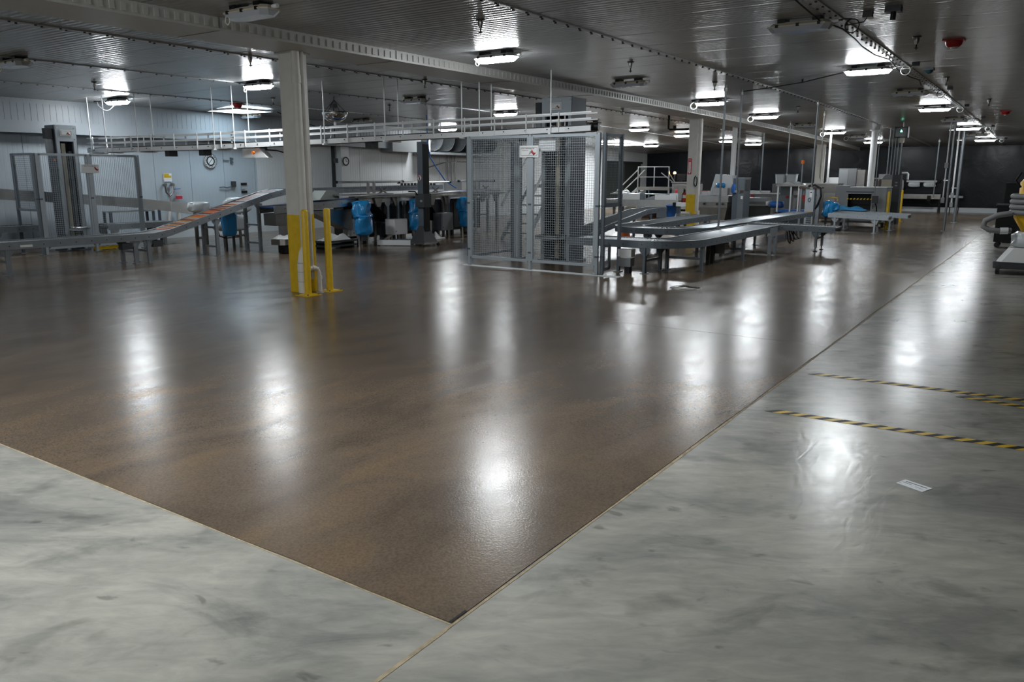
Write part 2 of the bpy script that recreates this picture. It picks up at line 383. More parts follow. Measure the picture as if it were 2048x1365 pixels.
# ------------------------------------------------------------------ ceiling lights
def octa(cx, cy, lx, ly, b): return [(cx-lx+b,cy-ly),(cx+lx-b,cy-ly),(cx+lx,cy-ly+b),(cx+lx,cy+ly-b),(cx+lx-b,cy+ly),(cx-lx+b,cy+ly),(cx-lx,cy+ly-b),(cx-lx,cy-ly+b)]
def fixture(x, y, lit, label, group, cord='none'):
    z = cz(x, y)
    t = thing('ceiling_light', (x, y, z), label, 'light', group)
    for s in (-.2, .2): MB().cbox(x, y+s, z-.02, .20, .09, .04).build('mounting_bracket', 'black', t)
    mb = MB(); mb.prism(octa(x, y, .125, .355, .06), z-.075, z-.035, 0, octa(x, y, .09, .32, .05))
    mb.prism(octa(x, y, .138, .368, .06), z-.088, z-.074)
    mb.build('housing', 'housing' if not lit else 'housing_grey', t)
    mb = MB(); mb.prism(octa(x, y, .10, .32, .07), z-.140, z-.088, 0, octa(x, y, .13, .36, .06)); mb.mi[1] = 1   # the top face sits in the housing
    mb.build('lens', ['lens_lit' if lit else 'lens_off', 'housing_grey'], t)
    for sx in (-1, 1):
        for sy in (-.24, 0, .24):
            MB().cbox(x+sx*.132, y+sy, z-.078, .022, .035, .034).build('clip', 'black', t)
    MB().cyl((x, y-.35, z-.055), (x, y-.43, z-.055), .022, 8).build('cable_gland', 'white', t)
    if cord == 'dark':
        pts = [(x, y-.43, z-.055), (x-.02, y-.50, z-.05)]+loop((x-.02, y-.58, z-.13), .075, 1.25)+[(x, y-.70, z-.10), (x, y-.74, z-.04)]
        MB().tube(pts, .007, 6).build('cord', 'rubber', t)
        MB().cbox(x, y-.74, z-.03, .10, .10, .06).build('junction_box', 'darkgrey', t)
    if cord == 'white':
        pts = [(x, y-.43, z-.055), (x-.02, y-.48, z-.05)]+loop((x-.02, y-.58, z-.12), .07, 2.2)+[(x, y-.66, z-.09), (x, y-.70, z-.04)]
        MB().tube(pts, .008, 6).build('cord', 'white', t)
        MB().cbox(x, y-.72, z-.03, .10, .10, .06).build('junction_box', 'darkgrey', t)
    if cord == 'left':
        pts = [(x, y+.36, z-.05), (x, y+.43, z-.04)]+loop((x, y+.43, z-.14), .08, 2.2)+[(x, y+.40, z-.02)]
        MB().tube(pts, .007, 6).build('cord', 'white', t)
        MB().cbox(x, y+.42, z-.02, .09, .09, .04).build('junction_box', 'darkgrey', t)
    if cord == 'drop':
        pts = [(x, y+.1+.09*k, z-.13-.13*math.sin(pi*k/8)) for k in range(9)]+[(x, y+.86, z-.02)]
        MB().tube(pts, .008, 6).build('cord', 'white', t)
        MB().cbox(x, y+.86, z-.025, .12, .08, .05).build('junction_box', 'black', t)
    if cord == 'tail':
        MB().tube([(x-.10, y+.30, z-.08), (x-.12, y+.30, z-.17), (x-.11, y+.27, z-.20), (x-.10, y+.25, z-.17), (x-.10, y+.25, z-.10)], .008, 6).build('cord', 'pvc', t)
    return t
ORD = ['nearest', 'second', 'third', 'fourth', 'fifth', 'sixth', 'seventh', 'eighth', 'ninth', 'tenth', 'eleventh']
def row(name, grp, items):
    nl = nu = 0
    for x, y, lit, cord in items:
        if lit: lab = '%s lit ceiling light from the camera in %s' % (ORD[nl], name); nl += 1
        else: lab = '%s unlit ceiling light from the camera in %s' % (ORD[nu], name); nu += 1
        fixture(x, y, lit, lab, grp, cord)
row('the row over the grey walkway', 'ceiling lights above the walkway', [
    (10.09, 2.75, 0, 'dark'), (14.83, 2.88, 1, 'white'), (19.14, 2.84, 0, 'dark'), (23.48, 2.88, 1, 'white'), (27.62, 2.82, 0, 'dark'), (31.32, 2.77, 1, 'white'), (34.82, 2.77, 0, 'none'), (37.91, 2.70, 1, 'white')])
row('the row right of the beam', 'ceiling lights right of the beam', [
    (5.96, 7.48, 0, 'tail'), (10.19, 7.22, 1, 'tail'), (14.44, 7.10, 0, 'none'), (19.07, 7.19, 1, 'left'), (23.82, 7.31, 1, 'left'), (27.95, 7.28, 0, 'left'), (31.58, 7.09, 1, 'left'), (34.43, 6.85, 0, 'left'), (37.81, 6.87, 1, 'none')])
row('the row left of the beam', 'ceiling lights left of the beam', [
    (6.43, 13.89, 0, 'tail'), (10.70, 13.36, 1, 'tail'), (14.87, 12.90, 0, 'none'), (19.22, 13.30, 1, 'none'), (23.92, 13.14, 0, 'none'), (27.14, 12.88, 1, 'none'), (31.01, 12.77, 1, 'none'), (35.12, 12.37, 1, 'none'), (37.59, 12.01, 1, 'none')])
row('the row along the white wall', 'ceiling lights along the white wall', [
    (10.48, 18.05, 1, 'drop'), (14.85, 18.95, 0, 'none'), (18.39, 18.17, 0, 'none'), (22.69, 18.20, 1, 'none'), (36.31, 16.57, 1, 'none')])
row('the unseen rows added out of view', 'unseen ceiling lights added out of view', [
    (4.2, 2.5, 1, 'none'), (1.2, 7.3, 1, 'none'), (-2.2, 8.6, 1, 'none'), (-0.5, 4.0, 1, 'none'), (-3.6, 5.6, 1, 'none'), (1.6, 13.6, 1, 'none'), (5.2, 18.2, 1, 'none'), (2.0, 4.4, 1, 'none'), (-1.2, 5.4, 1, 'none')])  # unseen fixtures, several added to brighten the foreground and the left side

# ------------------------------------------------------------------ columns and bollards
def column(x, y, label, first=False):
    z = cz(x, y)-.13
    t = thing('steel_column', (x, y, 0), label, 'column', 'columns under the ceiling beam')
    MB().box(x-.13, y-.135, 1.13, x+.13, y+.135, z).build('shaft', 'column', t)
    MB().box(x-.133, y-.138, 0, x+.133, y+.138, 1.13).build('painted_base', 'yellow', t)
    MB().box(x-.17, y-.175, z-.03, x+.17, y+.175, z+.0).build('cap_plate', 'beam', t)
    p = MB().tube([(x-.17, y-.20, .02), (x-.17, y-.20, .42), (x-.15, y-.21, .60), (x-.13, y-.21, .66)] if first else [(x-.1, y-.24, .02), (x-.1, y-.24, .66)], [.085, .085, .075, .06] if first else .055, 16)
    p.build('pipe_boot', 'pvc', t)
    d = MB().cyl((x-.13, y-.21, .64), (x-.13, y-.21, z), .055, 16).build('drain_pipe', 'column', t)
    MB().cyl((x-.13, y-.21, z-.44), (x-.13, y-.21, z-.33), .066, 16).build('coupling', 'column', d)
    if first:
        for q in (.18, .32, .45, .56): MB().cyl((x-.17+(.03 if q > .5 else 0), y-.20, q), (x-.17+(.03 if q > .5 else 0), y-.20, q+.008), .088 if q < .5 else .078, 16).build('wrap_band', 'housing_grey', d)
    MB().cyl((x-.02, y-.215, .2 if first else 1.13), (x-.02, y-.215, z), .028, 10).build('conduit', 'column', t)
    return t
column(7.88, 9.08, 'off-white column with yellow base and wrapped drain pipe, nearest the camera', True)
c2 = column(22.93, 9.07, 'off-white column with yellow base and red extinguisher sign, amid the conveyors')
column(37.9, 9.05, 'farthest off-white column, behind the stainless machines near the dark wall')
# red sign with a white arrow on the second column
sg = thing('extinguisher_sign', (22.785, 9.13, 1.95), 'narrow red fire extinguisher sign with white down arrow on column', 'sign')
MB().box(22.786, 9.075, 1.72, 22.795, 9.185, 2.18).build('sign_plate', 'signred', sg)
MB().plate([(22.784, 9.095, 1.80), (22.784, 9.165, 1.80), (22.784, 9.165, 2.08), (22.784, 9.095, 2.08)], (.002, 0, 0)).plate([(22.784, 9.08, 1.80), (22.784, 9.13, 1.735), (22.784, 9.18, 1.80)], (.002, 0, 0)).build('arrow', 'white', sg)
text('FIRE EXTINGUISHER', .036, (22.782, 9.13, 1.94), (0, -pi/2, 0), 'signred', sg)
text('FIRE', .045, (22.784, 9.13, 2.13), FACE_CAM_X, 'white', sg)
ex = thing('fire_extinguisher', (22.86, 9.27, .78), 'red fire extinguisher mounted on the side of second column', 'extinguisher')
MB().lathe((22.86, 9.285, .80), [(.0, 0), (.062, 0), (.066, .02), (.066, .33), (.04, .38), (.02, .40)], 16).build('cylinder', 'red', ex)
MB().lathe((22.86, 9.285, 1.02), [(.067, 0), (.067, .09)], 16).build('label_band', 'white', ex)
MB().cbox(22.86, 9.285, 1.23, .05, .05, .08).bar((22.86, 9.285, 1.25), (22.80, 9.28, 1.30), .02, .02).build('valve_handle', 'black', ex)
MB().tube([(22.84, 9.285, 1.22), (22.77, 9.30, 1.15), (22.78, 9.33, .95), (22.80, 9.33, .86)], .01, 6).build('hose', 'black', ex)
def bollard(x, y, h, label, base=True):
    t = thing('bollard', (x, y, 0), label, 'bollard', 'yellow steel bollards')
    MB().lathe((x, y, 0), [(.05, .004), (.05, h-.03), (.044, h-.012), (.026, h-.002), (0, h)], 20).build('post', 'yellow', t)
    if base:
        b = MB().box(x-.13, y-.13, .004, x+.13, y+.13, .018).build('base_plate', 'yellow', t)
        for a in (-1, 1):
            for c in (-1, 1): MB().cyl((x+a*.10, y+c*.10, .018), (x+a*.10, y+c*.10, .038), .012, 6).build('anchor_bolt', 'steel_dark', b)
    return t
bollard(7.62, 8.70, 1.22, 'yellow bollard standing close in front of the nearest column')
bollard(8.10, 8.77, 1.22, 'yellow bollard standing right of the nearest column and its pipe')
bollard(28.2, 4.50, 1.20, 'yellow bollard at the right corner of the grey scanning machine')
bollard(32.9, 4.82, 1.17, 'farthest yellow bollard, right of the electrical cabinet')
pe = thing('pipe_elbow', (7.95, 8.82, 0), 'white plastic elbow pipe between the two near yellow bollards', 'pipe')
mb = MB().tube([(7.70, 8.80, .37), (7.84, 8.80, .37), (7.90, 8.80, .35), (7.93, 8.80, .29), (7.935, 8.80, .02)], .032, 12)
mb.build('pipe', 'pvc', pe)
MB().cyl((7.80, 8.80, .37), (7.85, 8.80, .37), .039, 12).build('collar', 'pvc', pe)
MB().cyl((7.935, 8.80, .20), (7.935, 8.80, .25), .039, 12).build('collar', 'pvc', pe)
MB().cyl((7.935, 8.80, .003), (7.935, 8.80, .012), .06, 16).build('floor_flange', 'pvc', pe)
p2 = thing('pipe_elbow', (22.6, 9.4, 0), 'white bent water pipe in front of the second column yellow base', 'pipe')
MB().tube([(22.7, 9.02, .58), (22.7, 9.36, .58), (22.7, 9.42, .55), (22.7, 9.45, .48), (22.7, 9.47, .01)], .045, 10).build('pipe', 'pvc', p2)
MB().cyl((22.7, 9.10, .58), (22.7, 9.15, .58), .055, 10).build('collar', 'pvc', p2)

# ------------------------------------------------------------------ mesh guard cages
def guard_panel(t, p, q, z0, z1, frame, wire=.042):
    """framed wire mesh between two posts"""
    p, q = Vector((*p, 0)), Vector((*q, 0)); d = (q-p).normalized(); p, q = p+d*.045, q-d*.045
    mb = MB()
    for a, b in (((p, z0), (q, z0)), ((p, z1), (q, z1))): mb.bar(a[0]+Vector((0,0,a[1])), b[0]+Vector((0,0,b[1])), .035, .05)
    for a in (p, q): mb.bar(a+Vector((0,0,z0)), a+Vector((0,0,z1)), .035, .05)
    f = mb.build('panel_frame', frame, t)
    mb = MB(); L = (q-p).length; n = int(L/wire); k = int((z1-z0)/wire)
    for i in range(1, n): a = p+d*(L*i/n); mb.bar(a+Vector((0,0,z0)), a+Vector((0,0,z1)), .0042, .0042)
    for i in range(1, k): zz = z0+(z1-z0)*i/k; mb.bar(p+Vector((0,0,zz)), q+Vector((0,0,zz)), .0042, .0042)
    mb.build('wire_mesh', frame, f, 'stuff')
def guard_post(t, x, y, h, m, mid=True):
    o = MB().bar((x, y, .004), (x, y, h), .052, .052).build('post', m, t)
    MB().cbox(x, y, .010, .13, .13, .012).build('foot_plate', 'steel', o)
    for zz in (.32, 1.18):
        MB().cbox(x, y, zz, .062, .062, .03).build('clamp', 'frame_blue', o)
def logo_plate(t, x, yc, zc, wd, ht, words=True):
    p = MB().box(x-.012, yc-wd/2, zc-ht/2, x, yc+wd/2, zc+ht/2).build('sign_plate', 'white', t)
    mb = MB(); e = .03*wd/.4
    for a, b in (((yc-wd/2+e, zc-ht/2+e), (yc+wd/2-e, zc-ht/2+e)), ((yc+wd/2-e, zc-ht/2+e), (yc+wd/2-e, zc+ht/2-e)), ((yc+wd/2-e, zc+ht/2-e), (yc-wd/2+e, zc+ht/2-e)), ((yc-wd/2+e, zc+ht/2-e), (yc-wd/2+e, zc-ht/2+e))):
        mb.bar((x-.0125, *a), (x-.0125, *b), .004, .004)
    mb.build('sign_border', 'darkgrey', p)
    s = wd/.4
    # red swirl emblem with grey strokes at the right of the plate
    mb = MB(); cy, cc = yc-.085*s, zc-.025*s
    mb.tube([(x-.013, cy+.03*s, cc+.045*s), (x-.013, cy+.012*s, cc+.01*s), (x-.013, cy-.02*s, cc-.018*s), (x-.013, cy-.055*s, cc+.0*s)], [.010*s, .018*s, .022*s, .006*s], 8)
    mb.build('emblem', 'red', p)
    mb = MB()
    for k in range(3): mb.bar((x-.0135, cy+(.085-.022*k)*s, cc-(.03-.012*k)*s), (x-.0135, cy+(.05-.022*k)*s, cc+(.035+.008*k)*s), .004*s, .006*s)
    mb.build('emblem_stroke', 'darkgrey', p, 'stuff')
    if words:
        text('System Technology, Inc.', .030*s, (x-.0135, yc+.03*s, zc+.052*s), FACE_CAM_X, 'darkgrey', p)
        MB().bar((x-.0125, yc+.15*s, zc+.018*s), (x-.0125, yc+.02*s, zc+.018*s), .003, .004).build('rule_line', 'darkgrey', p)
cage = thing('guard_cage', (12.04, 7.8, 0), 'tall grey wire mesh guard cage around the lift in mid picture', 'guard cage')
CX = 12.04
for x, y, m in ((CX, 9.16, 'frame_light'), (CX, 7.79, 'frame_light'), (CX, 6.43, 'frame_light'), (12.74, 6.36, 'frame_grey'), (13.62, 9.24, 'frame_grey')): guard_post(cage, x, y, 2.39, m)
guard_post(cage, 12.11, 6.36, 2.39, 'frame_grey')
guard_panel(cage, (CX, 9.16), (CX, 7.79), .17, 2.36, 'frame_light'); guard_panel(cage, (CX, 7.79), (CX, 6.43), .17, 2.36, 'frame_light')
guard_panel(cage, (12.11, 6.36), (12.74, 6.36), 1.20, 2.36, 'frame_grey'); guard_panel(cage, (12.11, 6.36), (12.42, 6.36), .10, .50, 'frame_grey')
guard_panel(cage, (12.04, 9.22), (13.62, 9.24), .17, 2.36, 'frame_grey')
MB().bar((12.74, 6.36, 1.18), (12.11, 6.36, 1.18), .04, .05).build('cross_rail', 'frame_grey', cage)
MB().box(11.93, 5.95, .004, 12.10, 9.30, .011).build('grout_strip', 'cove', cage)
logo_plate(cage, 12.01, 7.80, 2.10, .40, .20)
lc = thing('guard_cage', (8.3, 17.6, 0), 'wire mesh guard cage by the white wall at far left', 'guard cage')
for x, y, m in ((8.28, 17.62, 'frame_grey'), (8.34, 17.6, 'frame_light'), (9.42, 17.6, 'frame_light'), (10.56, 17.6, 'frame_light'), (8.28, 18.5, 'frame_blue')): guard_post(lc, x, y, 2.12, m)
guard_panel(lc, (8.34, 17.6), (9.42, 17.6), .15, 2.10, 'frame_light'); guard_panel(lc, (9.42, 17.6), (10.56, 17.6), .15, 2.10, 'frame_light')
guard_panel(lc, (8.28, 18.5), (8.28, 17.62), .95, 2.10, 'frame_grey')
p = MB().box(9.24, 17.55, 1.72, 9.62, 17.565, 1.90).build('sign_plate', 'white', lc)
mb = MB(); mb.tube([(9.52, 17.548, 1.85), (9.54, 17.548, 1.81), (9.575, 17.548, 1.785), (9.60, 17.548, 1.80)], [.009, .016, .020, .006], 8); mb.build('emblem', 'red', p)
text('System Technology, Inc.', .027, (9.42, 17.547, 1.87), FACE_CAM_Y, 'darkgrey', p)

# ------------------------------------------------------------------ vertical lifts inside the cages
def lift(x, yc, wd, h, dep, label, motor_side=1, ang=0):
    t = thing('vertical_lift', (x, yc, 0), label, 'lift')
    y0, y1 = yc-wd/2, yc+wd/2
    for a, b in ((y0, y0+.07), (y1-.07, y1)): MB().box(x, a, .004, x+.06, b, h-.34).build('mast', 'frame_light', t)
    hd = MB().box(x-.005, y0, h-.34, x+.05, y1, h).build('header', 'frame_light', t)
    for a in (y0+.035, y1-.035):
        for zz in (h-.05, h-.29): MB().cyl((x-.006, a, zz), (x-.018, a, zz), .014, 8).build('bolt', 'steel', hd)
    MB().box(x+.0, y0-.012, .004, x+dep, y0, h).build('side_plate', 'frame_blue', t)
    MB().box(x+.06, y1, .004, x+dep, y1+.012, h).build('side_plate', 'frame_blue', t)
    MB().box(x+dep-.01, y0, .004, x+dep, y1, h).build('back_plate', 'frame_blue', t)
    MB().box(x, y0, h-.005, x+dep, y1, h+.006).build('top_plate', 'frame_grey', t)
    MB().box(x+.12, yc-.02, .05, x+.20, yc+.07, h-.38).build('guide_rail', 'housing', t)
    MB().box(x+.16, yc-.17, .05, x+.24, yc-.11, h-.55).build('counterweight_rail', 'frame_light', t)
    MB().tube([(x+.14, yc+.19, .1), (x+.14, yc+.19, h-.5)], .012, 6).build('lift_chain', 'steel', t)
    MB().cbox(x+.16, yc+.14, h-.62, .10, .10, .22).build('chain_tensioner', 'greypaint', t)
    MB().cbox(x+.13, yc+.20, h-.74, .06, .07, .05).build('limit_switch', 'orange', t)
    my = y1+.11
    g = MB().cbox(x+.12, my, h-.18, .18, .16, .22, 0, 0, .03).build('gearmotor', 'darkgrey', t)
    MB().lathe((x+.10, my, h-.62), [(.0, 0), (.07, .005), (.078, .05), (.078, .30), (.05, .34)], 14).build('motor_can', 'greypaint', g)
    for k in range(5): MB().lathe((x+.10, my, h-.55+.045*k), [(.084, 0), (.084, .012)], 14).build('cooling_fin', 'greypaint', g)
    MB().box(x-.02, y0-.06, .004, x+dep+.05, y1+.06, .03).build('base_plate', 'frame_grey', t)
    ca = MB().box(x-.35, y0+.08, .46, x+.12, y1-.08, .50).build('carriage', 'frame_light', t)
    for k in range(6): MB().cyl((x-.33+.07*k, y0+.08, .52), (x-.33+.07*k, y1-.08, .52), .022, 8).build('roller', 'steel', ca)
    return t, x, h
t, x, h = lift(13.55, 8.18, .66, 3.15, .55, 'tall blue-grey vertical lift standing inside the middle guard cage')
logo_plate(t, 13.54, 8.19, h-.16, .26, .13, False)
t, x, h = lift(9.32, 18.22, .44, 2.74, .42, 'tall vertical lift with black motor standing inside the left guard cage')
t.rotation_euler = (0, 0, pi/2)
logo_plate(t, 9.31, 18.22, h-.16, .26, .13, False)
pc = thing('guard_column', (13.50, 9.02, 0), 'slim blue-grey guard column left of the lift inside the middle cage', 'column')
MB().box(13.42, 8.94, .004, 13.50, 9.06, 2.32).build('column_web', 'frame_grey', pc); MB().box(13.40, 8.93, .004, 13.42, 9.07, 2.32).build('column_flange', 'frame_light', pc)
MB().cbox(13.46, 9.0, .03, .22, .22, .05).build('foot_block', 'steel_dark', pc)
MB().tube([(13.38, 8.97, .02), (13.38, 8.97, 1.1)], .012, 6).build('conduit', 'white', pc)
bx = thing('junction_cabinet', (12.1, 7.5, 2.2), 'white control panel box behind the mesh at cage top', 'box')
MB().box(12.10, 7.32, 2.10, 12.22, 7.66, 2.33).build('cabinet', 'white', bx); MB().box(12.095, 7.34, 2.12, 12.10, 7.64, 2.31).build('lid', 'paper', bx)
MB().cbox(12.16, 7.58, 2.085, .04, .04, .03).build('cable_gland', 'black', bx)

# ------------------------------------------------------------------ conveyors
def arc(cx, cy, r, a0, a1, z, n=12): return [(cx+r*math.cos(R(a0+(a1-a0)*i/n)), cy+r*math.sin(R(a0+(a1-a0)*i/n)), z) for i in range(n+1)]
def along(path, step):
    out = []; acc = 0; P = [Vector(p) for p in path]
    for a, b in zip(P, P[1:]):
        L = (b-a).length; s = -acc
        while s+step <= L:
            s += step; out.append((a+(b-a)*(s/L), (b-a).normalized()))
        acc = L-s if s >= 0 else acc+L
    return out
def conveyor(name, label, group, path, wd, supports, rail='galv', bed='darkgrey', rail_h=.11, roll=.08, roller='galv', lip=.02, feet=False, bolts=True, cat='conveyor', legw=.075):
    t = thing(name, (path[0][0], path[0][1], 0), label, cat, group); h = wd/2
    for s in (-1, 1):
        sec = [(s*h-.018, -rail_h), (s*h+.018, -rail_h), (s*h+.018, lip), (s*h-.018, lip)]
        rl = MB().sweep(path, sec).build('side_rail', rail, t)
        if bolts:
            mb = MB()
            for p, d in along(path, .28):
                l = Vector((-d.y, d.x, 0)).normalized(); c = p+l*(s*(h+.02))+Vector((0, 0, -rail_h*.45)); mb.cyl(c-l*.003, c+l*.006, .009, 6)
            if mb.v: mb.build('bolt_row', 'black', rl, 'stuff')
    MB().sweep(path, [(-h+.02, -.05), (h-.02, -.05), (h-.02, -.022), (-h+.02, -.022)]).build('bed', bed, t)
    if roll:
        mb = MB()
        for p, d in along(path, roll):
            l = Vector((-d.y, d.x, 0)).normalized()*(h-.03); mb.tube([p-l+Vector((0,0,-.012)), p+l+Vector((0,0,-.012))], min(.022, roll*.38), 6)
        mb.build('rollers', roller, t, 'stuff')
    for sp in supports:
        (x, y), dx, dy, zt = sp[:4]
        d = Vector((dx, dy, 0)).normalized(); l = Vector((-d.y, d.x, 0)); legs = []
        for s in (-1, 1):
            b = Vector((x, y, 0))+l*(s*(h-.02)); z0 = .004 if not feet else .10
            lg = MB().bar((b.x, b.y, z0), (b.x, b.y, zt-rail_h+.01), .045, legw).build('leg', rail, t)
            MB().plate([b+d*-.10+Vector((0,0,zt-rail_h-.002)), b+d*.10+Vector((0,0,zt-rail_h-.002)), b+d*.10+Vector((0,0,zt-rail_h-.05)), b+d*.03+Vector((0,0,zt-rail_h-.13)), b+d*-.03+Vector((0,0,zt-rail_h-.13)), b+d*-.10+Vector((0,0,zt-rail_h-.05))], l*(.012*s)).build('gusset', rail, lg)
            if feet: MB().cyl((b.x, b.y, .02), (b.x, b.y, .12), .012, 8).lathe((b.x, b.y, .004), [(.05, 0), (.045, .015), (.012, .025)], 12).build('levelling_foot', 'black', lg)
            else: MB().cbox(b.x, b.y, .009, .10, .13, .010).build('foot_plate', rail, lg)
            legs.append(b)
        for zz in sp[4:] or (zt*.42,):
            MB().bar(legs[0]+Vector((0,0,zz)), legs[1]+Vector((0,0,zz)), .03, .04).build('cross_brace', rail, t)
    return t
GL = 'conveyors on the left side'; GR = 'grey conveyors on the right side'
# long low conveyor at left that climbs past the column
YF = 14.78
pth = [(3.2, YF, .55), (8.9, YF, .55), (9.25, YF, .60), (11.75, YF, 1.27), (12.15, YF, 1.345), (17.85, YF, 1.40)]
cf = conveyor('slat_conveyor', 'long grey conveyor rising to the right with orange and dark slats', GL, pth, .50,
    [((6.25, YF), 1, 0, .55), ((8.52, YF), 1, 0, .55), ((8.80, YF), 1, 0, .55), ((10.35, YF), 1, 0, .88, .2, .6), ((11.45, YF), 1, 0, 1.18, .2, .6)], 'galv', 'darkgrey', roll=.05)
cols = ['slat_orange', 'slat_orange', 'slat_dark', 'slat_orange', 'slat_amber', 'slat_dark', 'slat_grey']
P0, P1 = Vector((9.15, YF, .585)), Vector((12.0, YF, 1.335))
slat_me = {}
N = 46
for k in range(N):
    f = k/(N-1); p = P0+(P1-P0)*f
    if f < .03: p.z = .575
    q = [cols[(k*5+k//3) % 7], 'slat_orange'][1 if 30 < k < 40 and k % 4 else 0]
    if q not in slat_me:
        mb = MB(); ox, oy, oz = ORG[cf.name]; mb.bar((ox, oy-.215, oz), (ox, oy+.215, oz), .036, .014); o = mb.build('slat', q, cf); slat_me[q] = o.data
    else:
        o = bpy.data.objects.new('slat', slat_me[q]); C.objects.link(o); o.parent = cf; ORG[o.name] = ORG[cf.name]
    o.location = Vector((p.x, p.y, p.z-.002))-Vector(ORG[cf.name]); o.rotation_euler = (0, -.262, 0)
for x0, z0 in ((8.35, .40), (8.98, .41)): MB().cbox(x0, YF-.2, z0-.05, .20, .14, .12).build('drive_box', 'darkgrey', cf)
MB().cbox(6.55, YF-.272, .49, .20, .004, .04).build('label_sticker', 'white', cf)
conveyor('roller_conveyor', 'short low roller conveyor entering the left guard cage', GL, [(3.0, 18.3, .60), (8.55, 18.3, .60)], .50, [((5.2, 18.3), 1, 0, .60), ((7.6, 18.3), 1, 0, .60)], 'frame_grey')
conveyor('roller_conveyor', 'low roller conveyor behind the mesh of left guard cage', GL, [(9.9, 18.2, .55), (11.6, 18.2, .55)], .55, [((10.05, 18.2), 1, 0, .55), ((11.3, 18.2), 1, 0, .55)], 'frame_light', 'steel')
# stainless chute along the wall
ch = thing('stainless_chute', (8.0, 18.95, 0), 'polished stainless chute conveyor curving along the white wall', 'chute')
pth = [(3.5, 19.2, 1.42), (8.1, 19.2, 1.36), (10.4, 19.15, 1.16), (11.3, 18.85, 1.07), (11.9, 18.5, .98), (12.5, 17.9, .86), (13.0, 17.3, .80)]
for s in (-1, 1): MB().sweep(pth, [(s*.20-.008, -.20), (s*.20+.008, -.20), (s*.20+.008, .03), (s*.20-.008, .03)]).build('side_panel', 'steel', ch)
MB().sweep(pth, [(-.19, -.06), (.19, -.06), (.19, -.03), (-.19, -.03)]).build('trough', 'steel', ch)
for x, y, z in ((7.2, 18.98, 1.2), (7.75, 18.98, 1.2), (11.55, 18.5, .85), (12.2, 17.95, .75)):
    MB().bar((x, y, .004), (x, y, z), .05, .05).build('leg', 'frame_blue', ch)
MB().bar((7.2, 18.98, .75), (7.75, 18.98, .75), .03, .04).build('cross_brace', 'frame_blue', ch)
tb = thing('work_table', (11.0, 18.2, 0), 'plain dark framed table standing before the white wall', 'table')
MB().box(10.3, 18.52, .80, 11.45, 18.86, .83).build('tabletop', 'steel', tb)
for x in (10.33, 11.42):
    for y in (18.55, 18.83): MB().bar((x, y, .004), (x, y, .80), .05, .05).build('leg', 'frame_blue', tb)
# right hand conveyors
ZR = .56
p = [(13.0, 7.35, ZR), (13.0, 6.1, ZR)]+arc(13.6, 6.05, .6, 180, 270, ZR)[1:]+[(14.2, 5.45, ZR), (18.2, 5.45, ZR+.02)]
ca = conveyor('roller_conveyor', 'long grey roller conveyor curving out of the cage, nearest the camera', GR, p, .70,
    [((13.0, 5.82), 0, -1, ZR), ((13.55, 5.45), 1, 0, ZR), ((15.84, 5.46), 1, 0, ZR)], 'frame_grey', 'darkgrey', roll=.06, roller='galv')
MB().cbox(12.62, 6.15, .36, .16, .26, .13).build('drive_box', 'white', ca); MB().cbox(12.62, 6.15, .20, .16, .24, .15).build('drive_box', 'greypaint', ca)
MB().cbox(12.64, 6.12, .07, .10, .10, .13).build('bracket_foot', 'darkgrey', ca)
b = MB().cbox(15.15, 5.35, .30, .22, .24, .20).build('motor_box', 'greypaint', ca)
MB().cyl((15.26, 5.27, .30), (15.33, 5.27, .30), .045, 10).build('red_knob', 'orange', b)
for x in (14.75, 15.0): MB().bar((x, 5.45, .004), (x, 5.45, .44), .06, .08).build('strut', 'darkgrey', ca)
MB().cbox(17.72, 5.085, .47, .52, .02, .20).build('end_plate', 'frame_light', ca)
for x in (17.5, 17.92): MB().bar((x, 5.09, .004), (x, 5.09, .40), .05, .10).build('leg', 'frame_light', ca)
conveyor('roller_conveyor', 'grey transfer conveyor ending toward the walkway on thin levelling feet', GR, [(18.95, 6.0, .58), (18.95, 4.0, .55)], .62, [((18.95, 4.40), 0, -1, .56, .30)], 'frame_grey', 'darkgrey', feet=True, roll=.07)
ct = thing('cable_loop', (18.4, 5.3, 0), 'black cables hanging below the transfer conveyor', 'cable')
for k in range(4): MB().tube([(18.5+.3*k, 5.0+.05*k, .45), (18.55+.3*k, 4.98, .22), (18.68+.3*k, 4.97, .16+.03*k), (18.8+.3*k, 5.0, .22), (18.85+.3*k, 5.05, .45)], .014, 6).build('cable', 'rubber', ct)
p = [(25.2, 6.35, .60), (16.6, 6.35, .58)]+arc(16.6, 7.15, .8, 270, 90, .58, 16)[1:]+[(17.0, 7.95, .58), (21.2, 7.95, .62)]
cu = conveyor('roller_conveyor', 'grey u-turn conveyor looping back behind the near roller conveyor', GR, p, .60,
    [((15.85, 7.1), 0, 1, .58), ((17.2, 6.35), 1, 0, .58), ((18.1, 6.35), 1, 0, .58), ((19.6, 6.35), 1, 0, .58), ((20.4, 7.95), 1, 0, .62), ((22.4, 6.35), 1, 0, .59)], 'frame_grey', 'darkgrey', roll=.07, roller='galv')
for x in (16.4, 17.6, 18.6, 19.1): MB().cbox(x, 6.3, .34, .25, .28, .22).build('drive_box', 'darkgrey', cu)
conveyor('roller_conveyor', 'grey conveyor climbing away behind the middle guard cage', GR, [(14.35, 8.15, .48), (16.2, 8.68, .55), (19.6, 9.25, .78), (21.0, 9.3, .80)], .50, [((19.9, 9.26), 1, .1, .76)], 'frame_blue', 'greypaint', roll=.08)
wp = thing('sensor_post', (20.6, 8.55, 0), 'short grey sensor post with white clamp beside the u-turn conveyor', 'post')
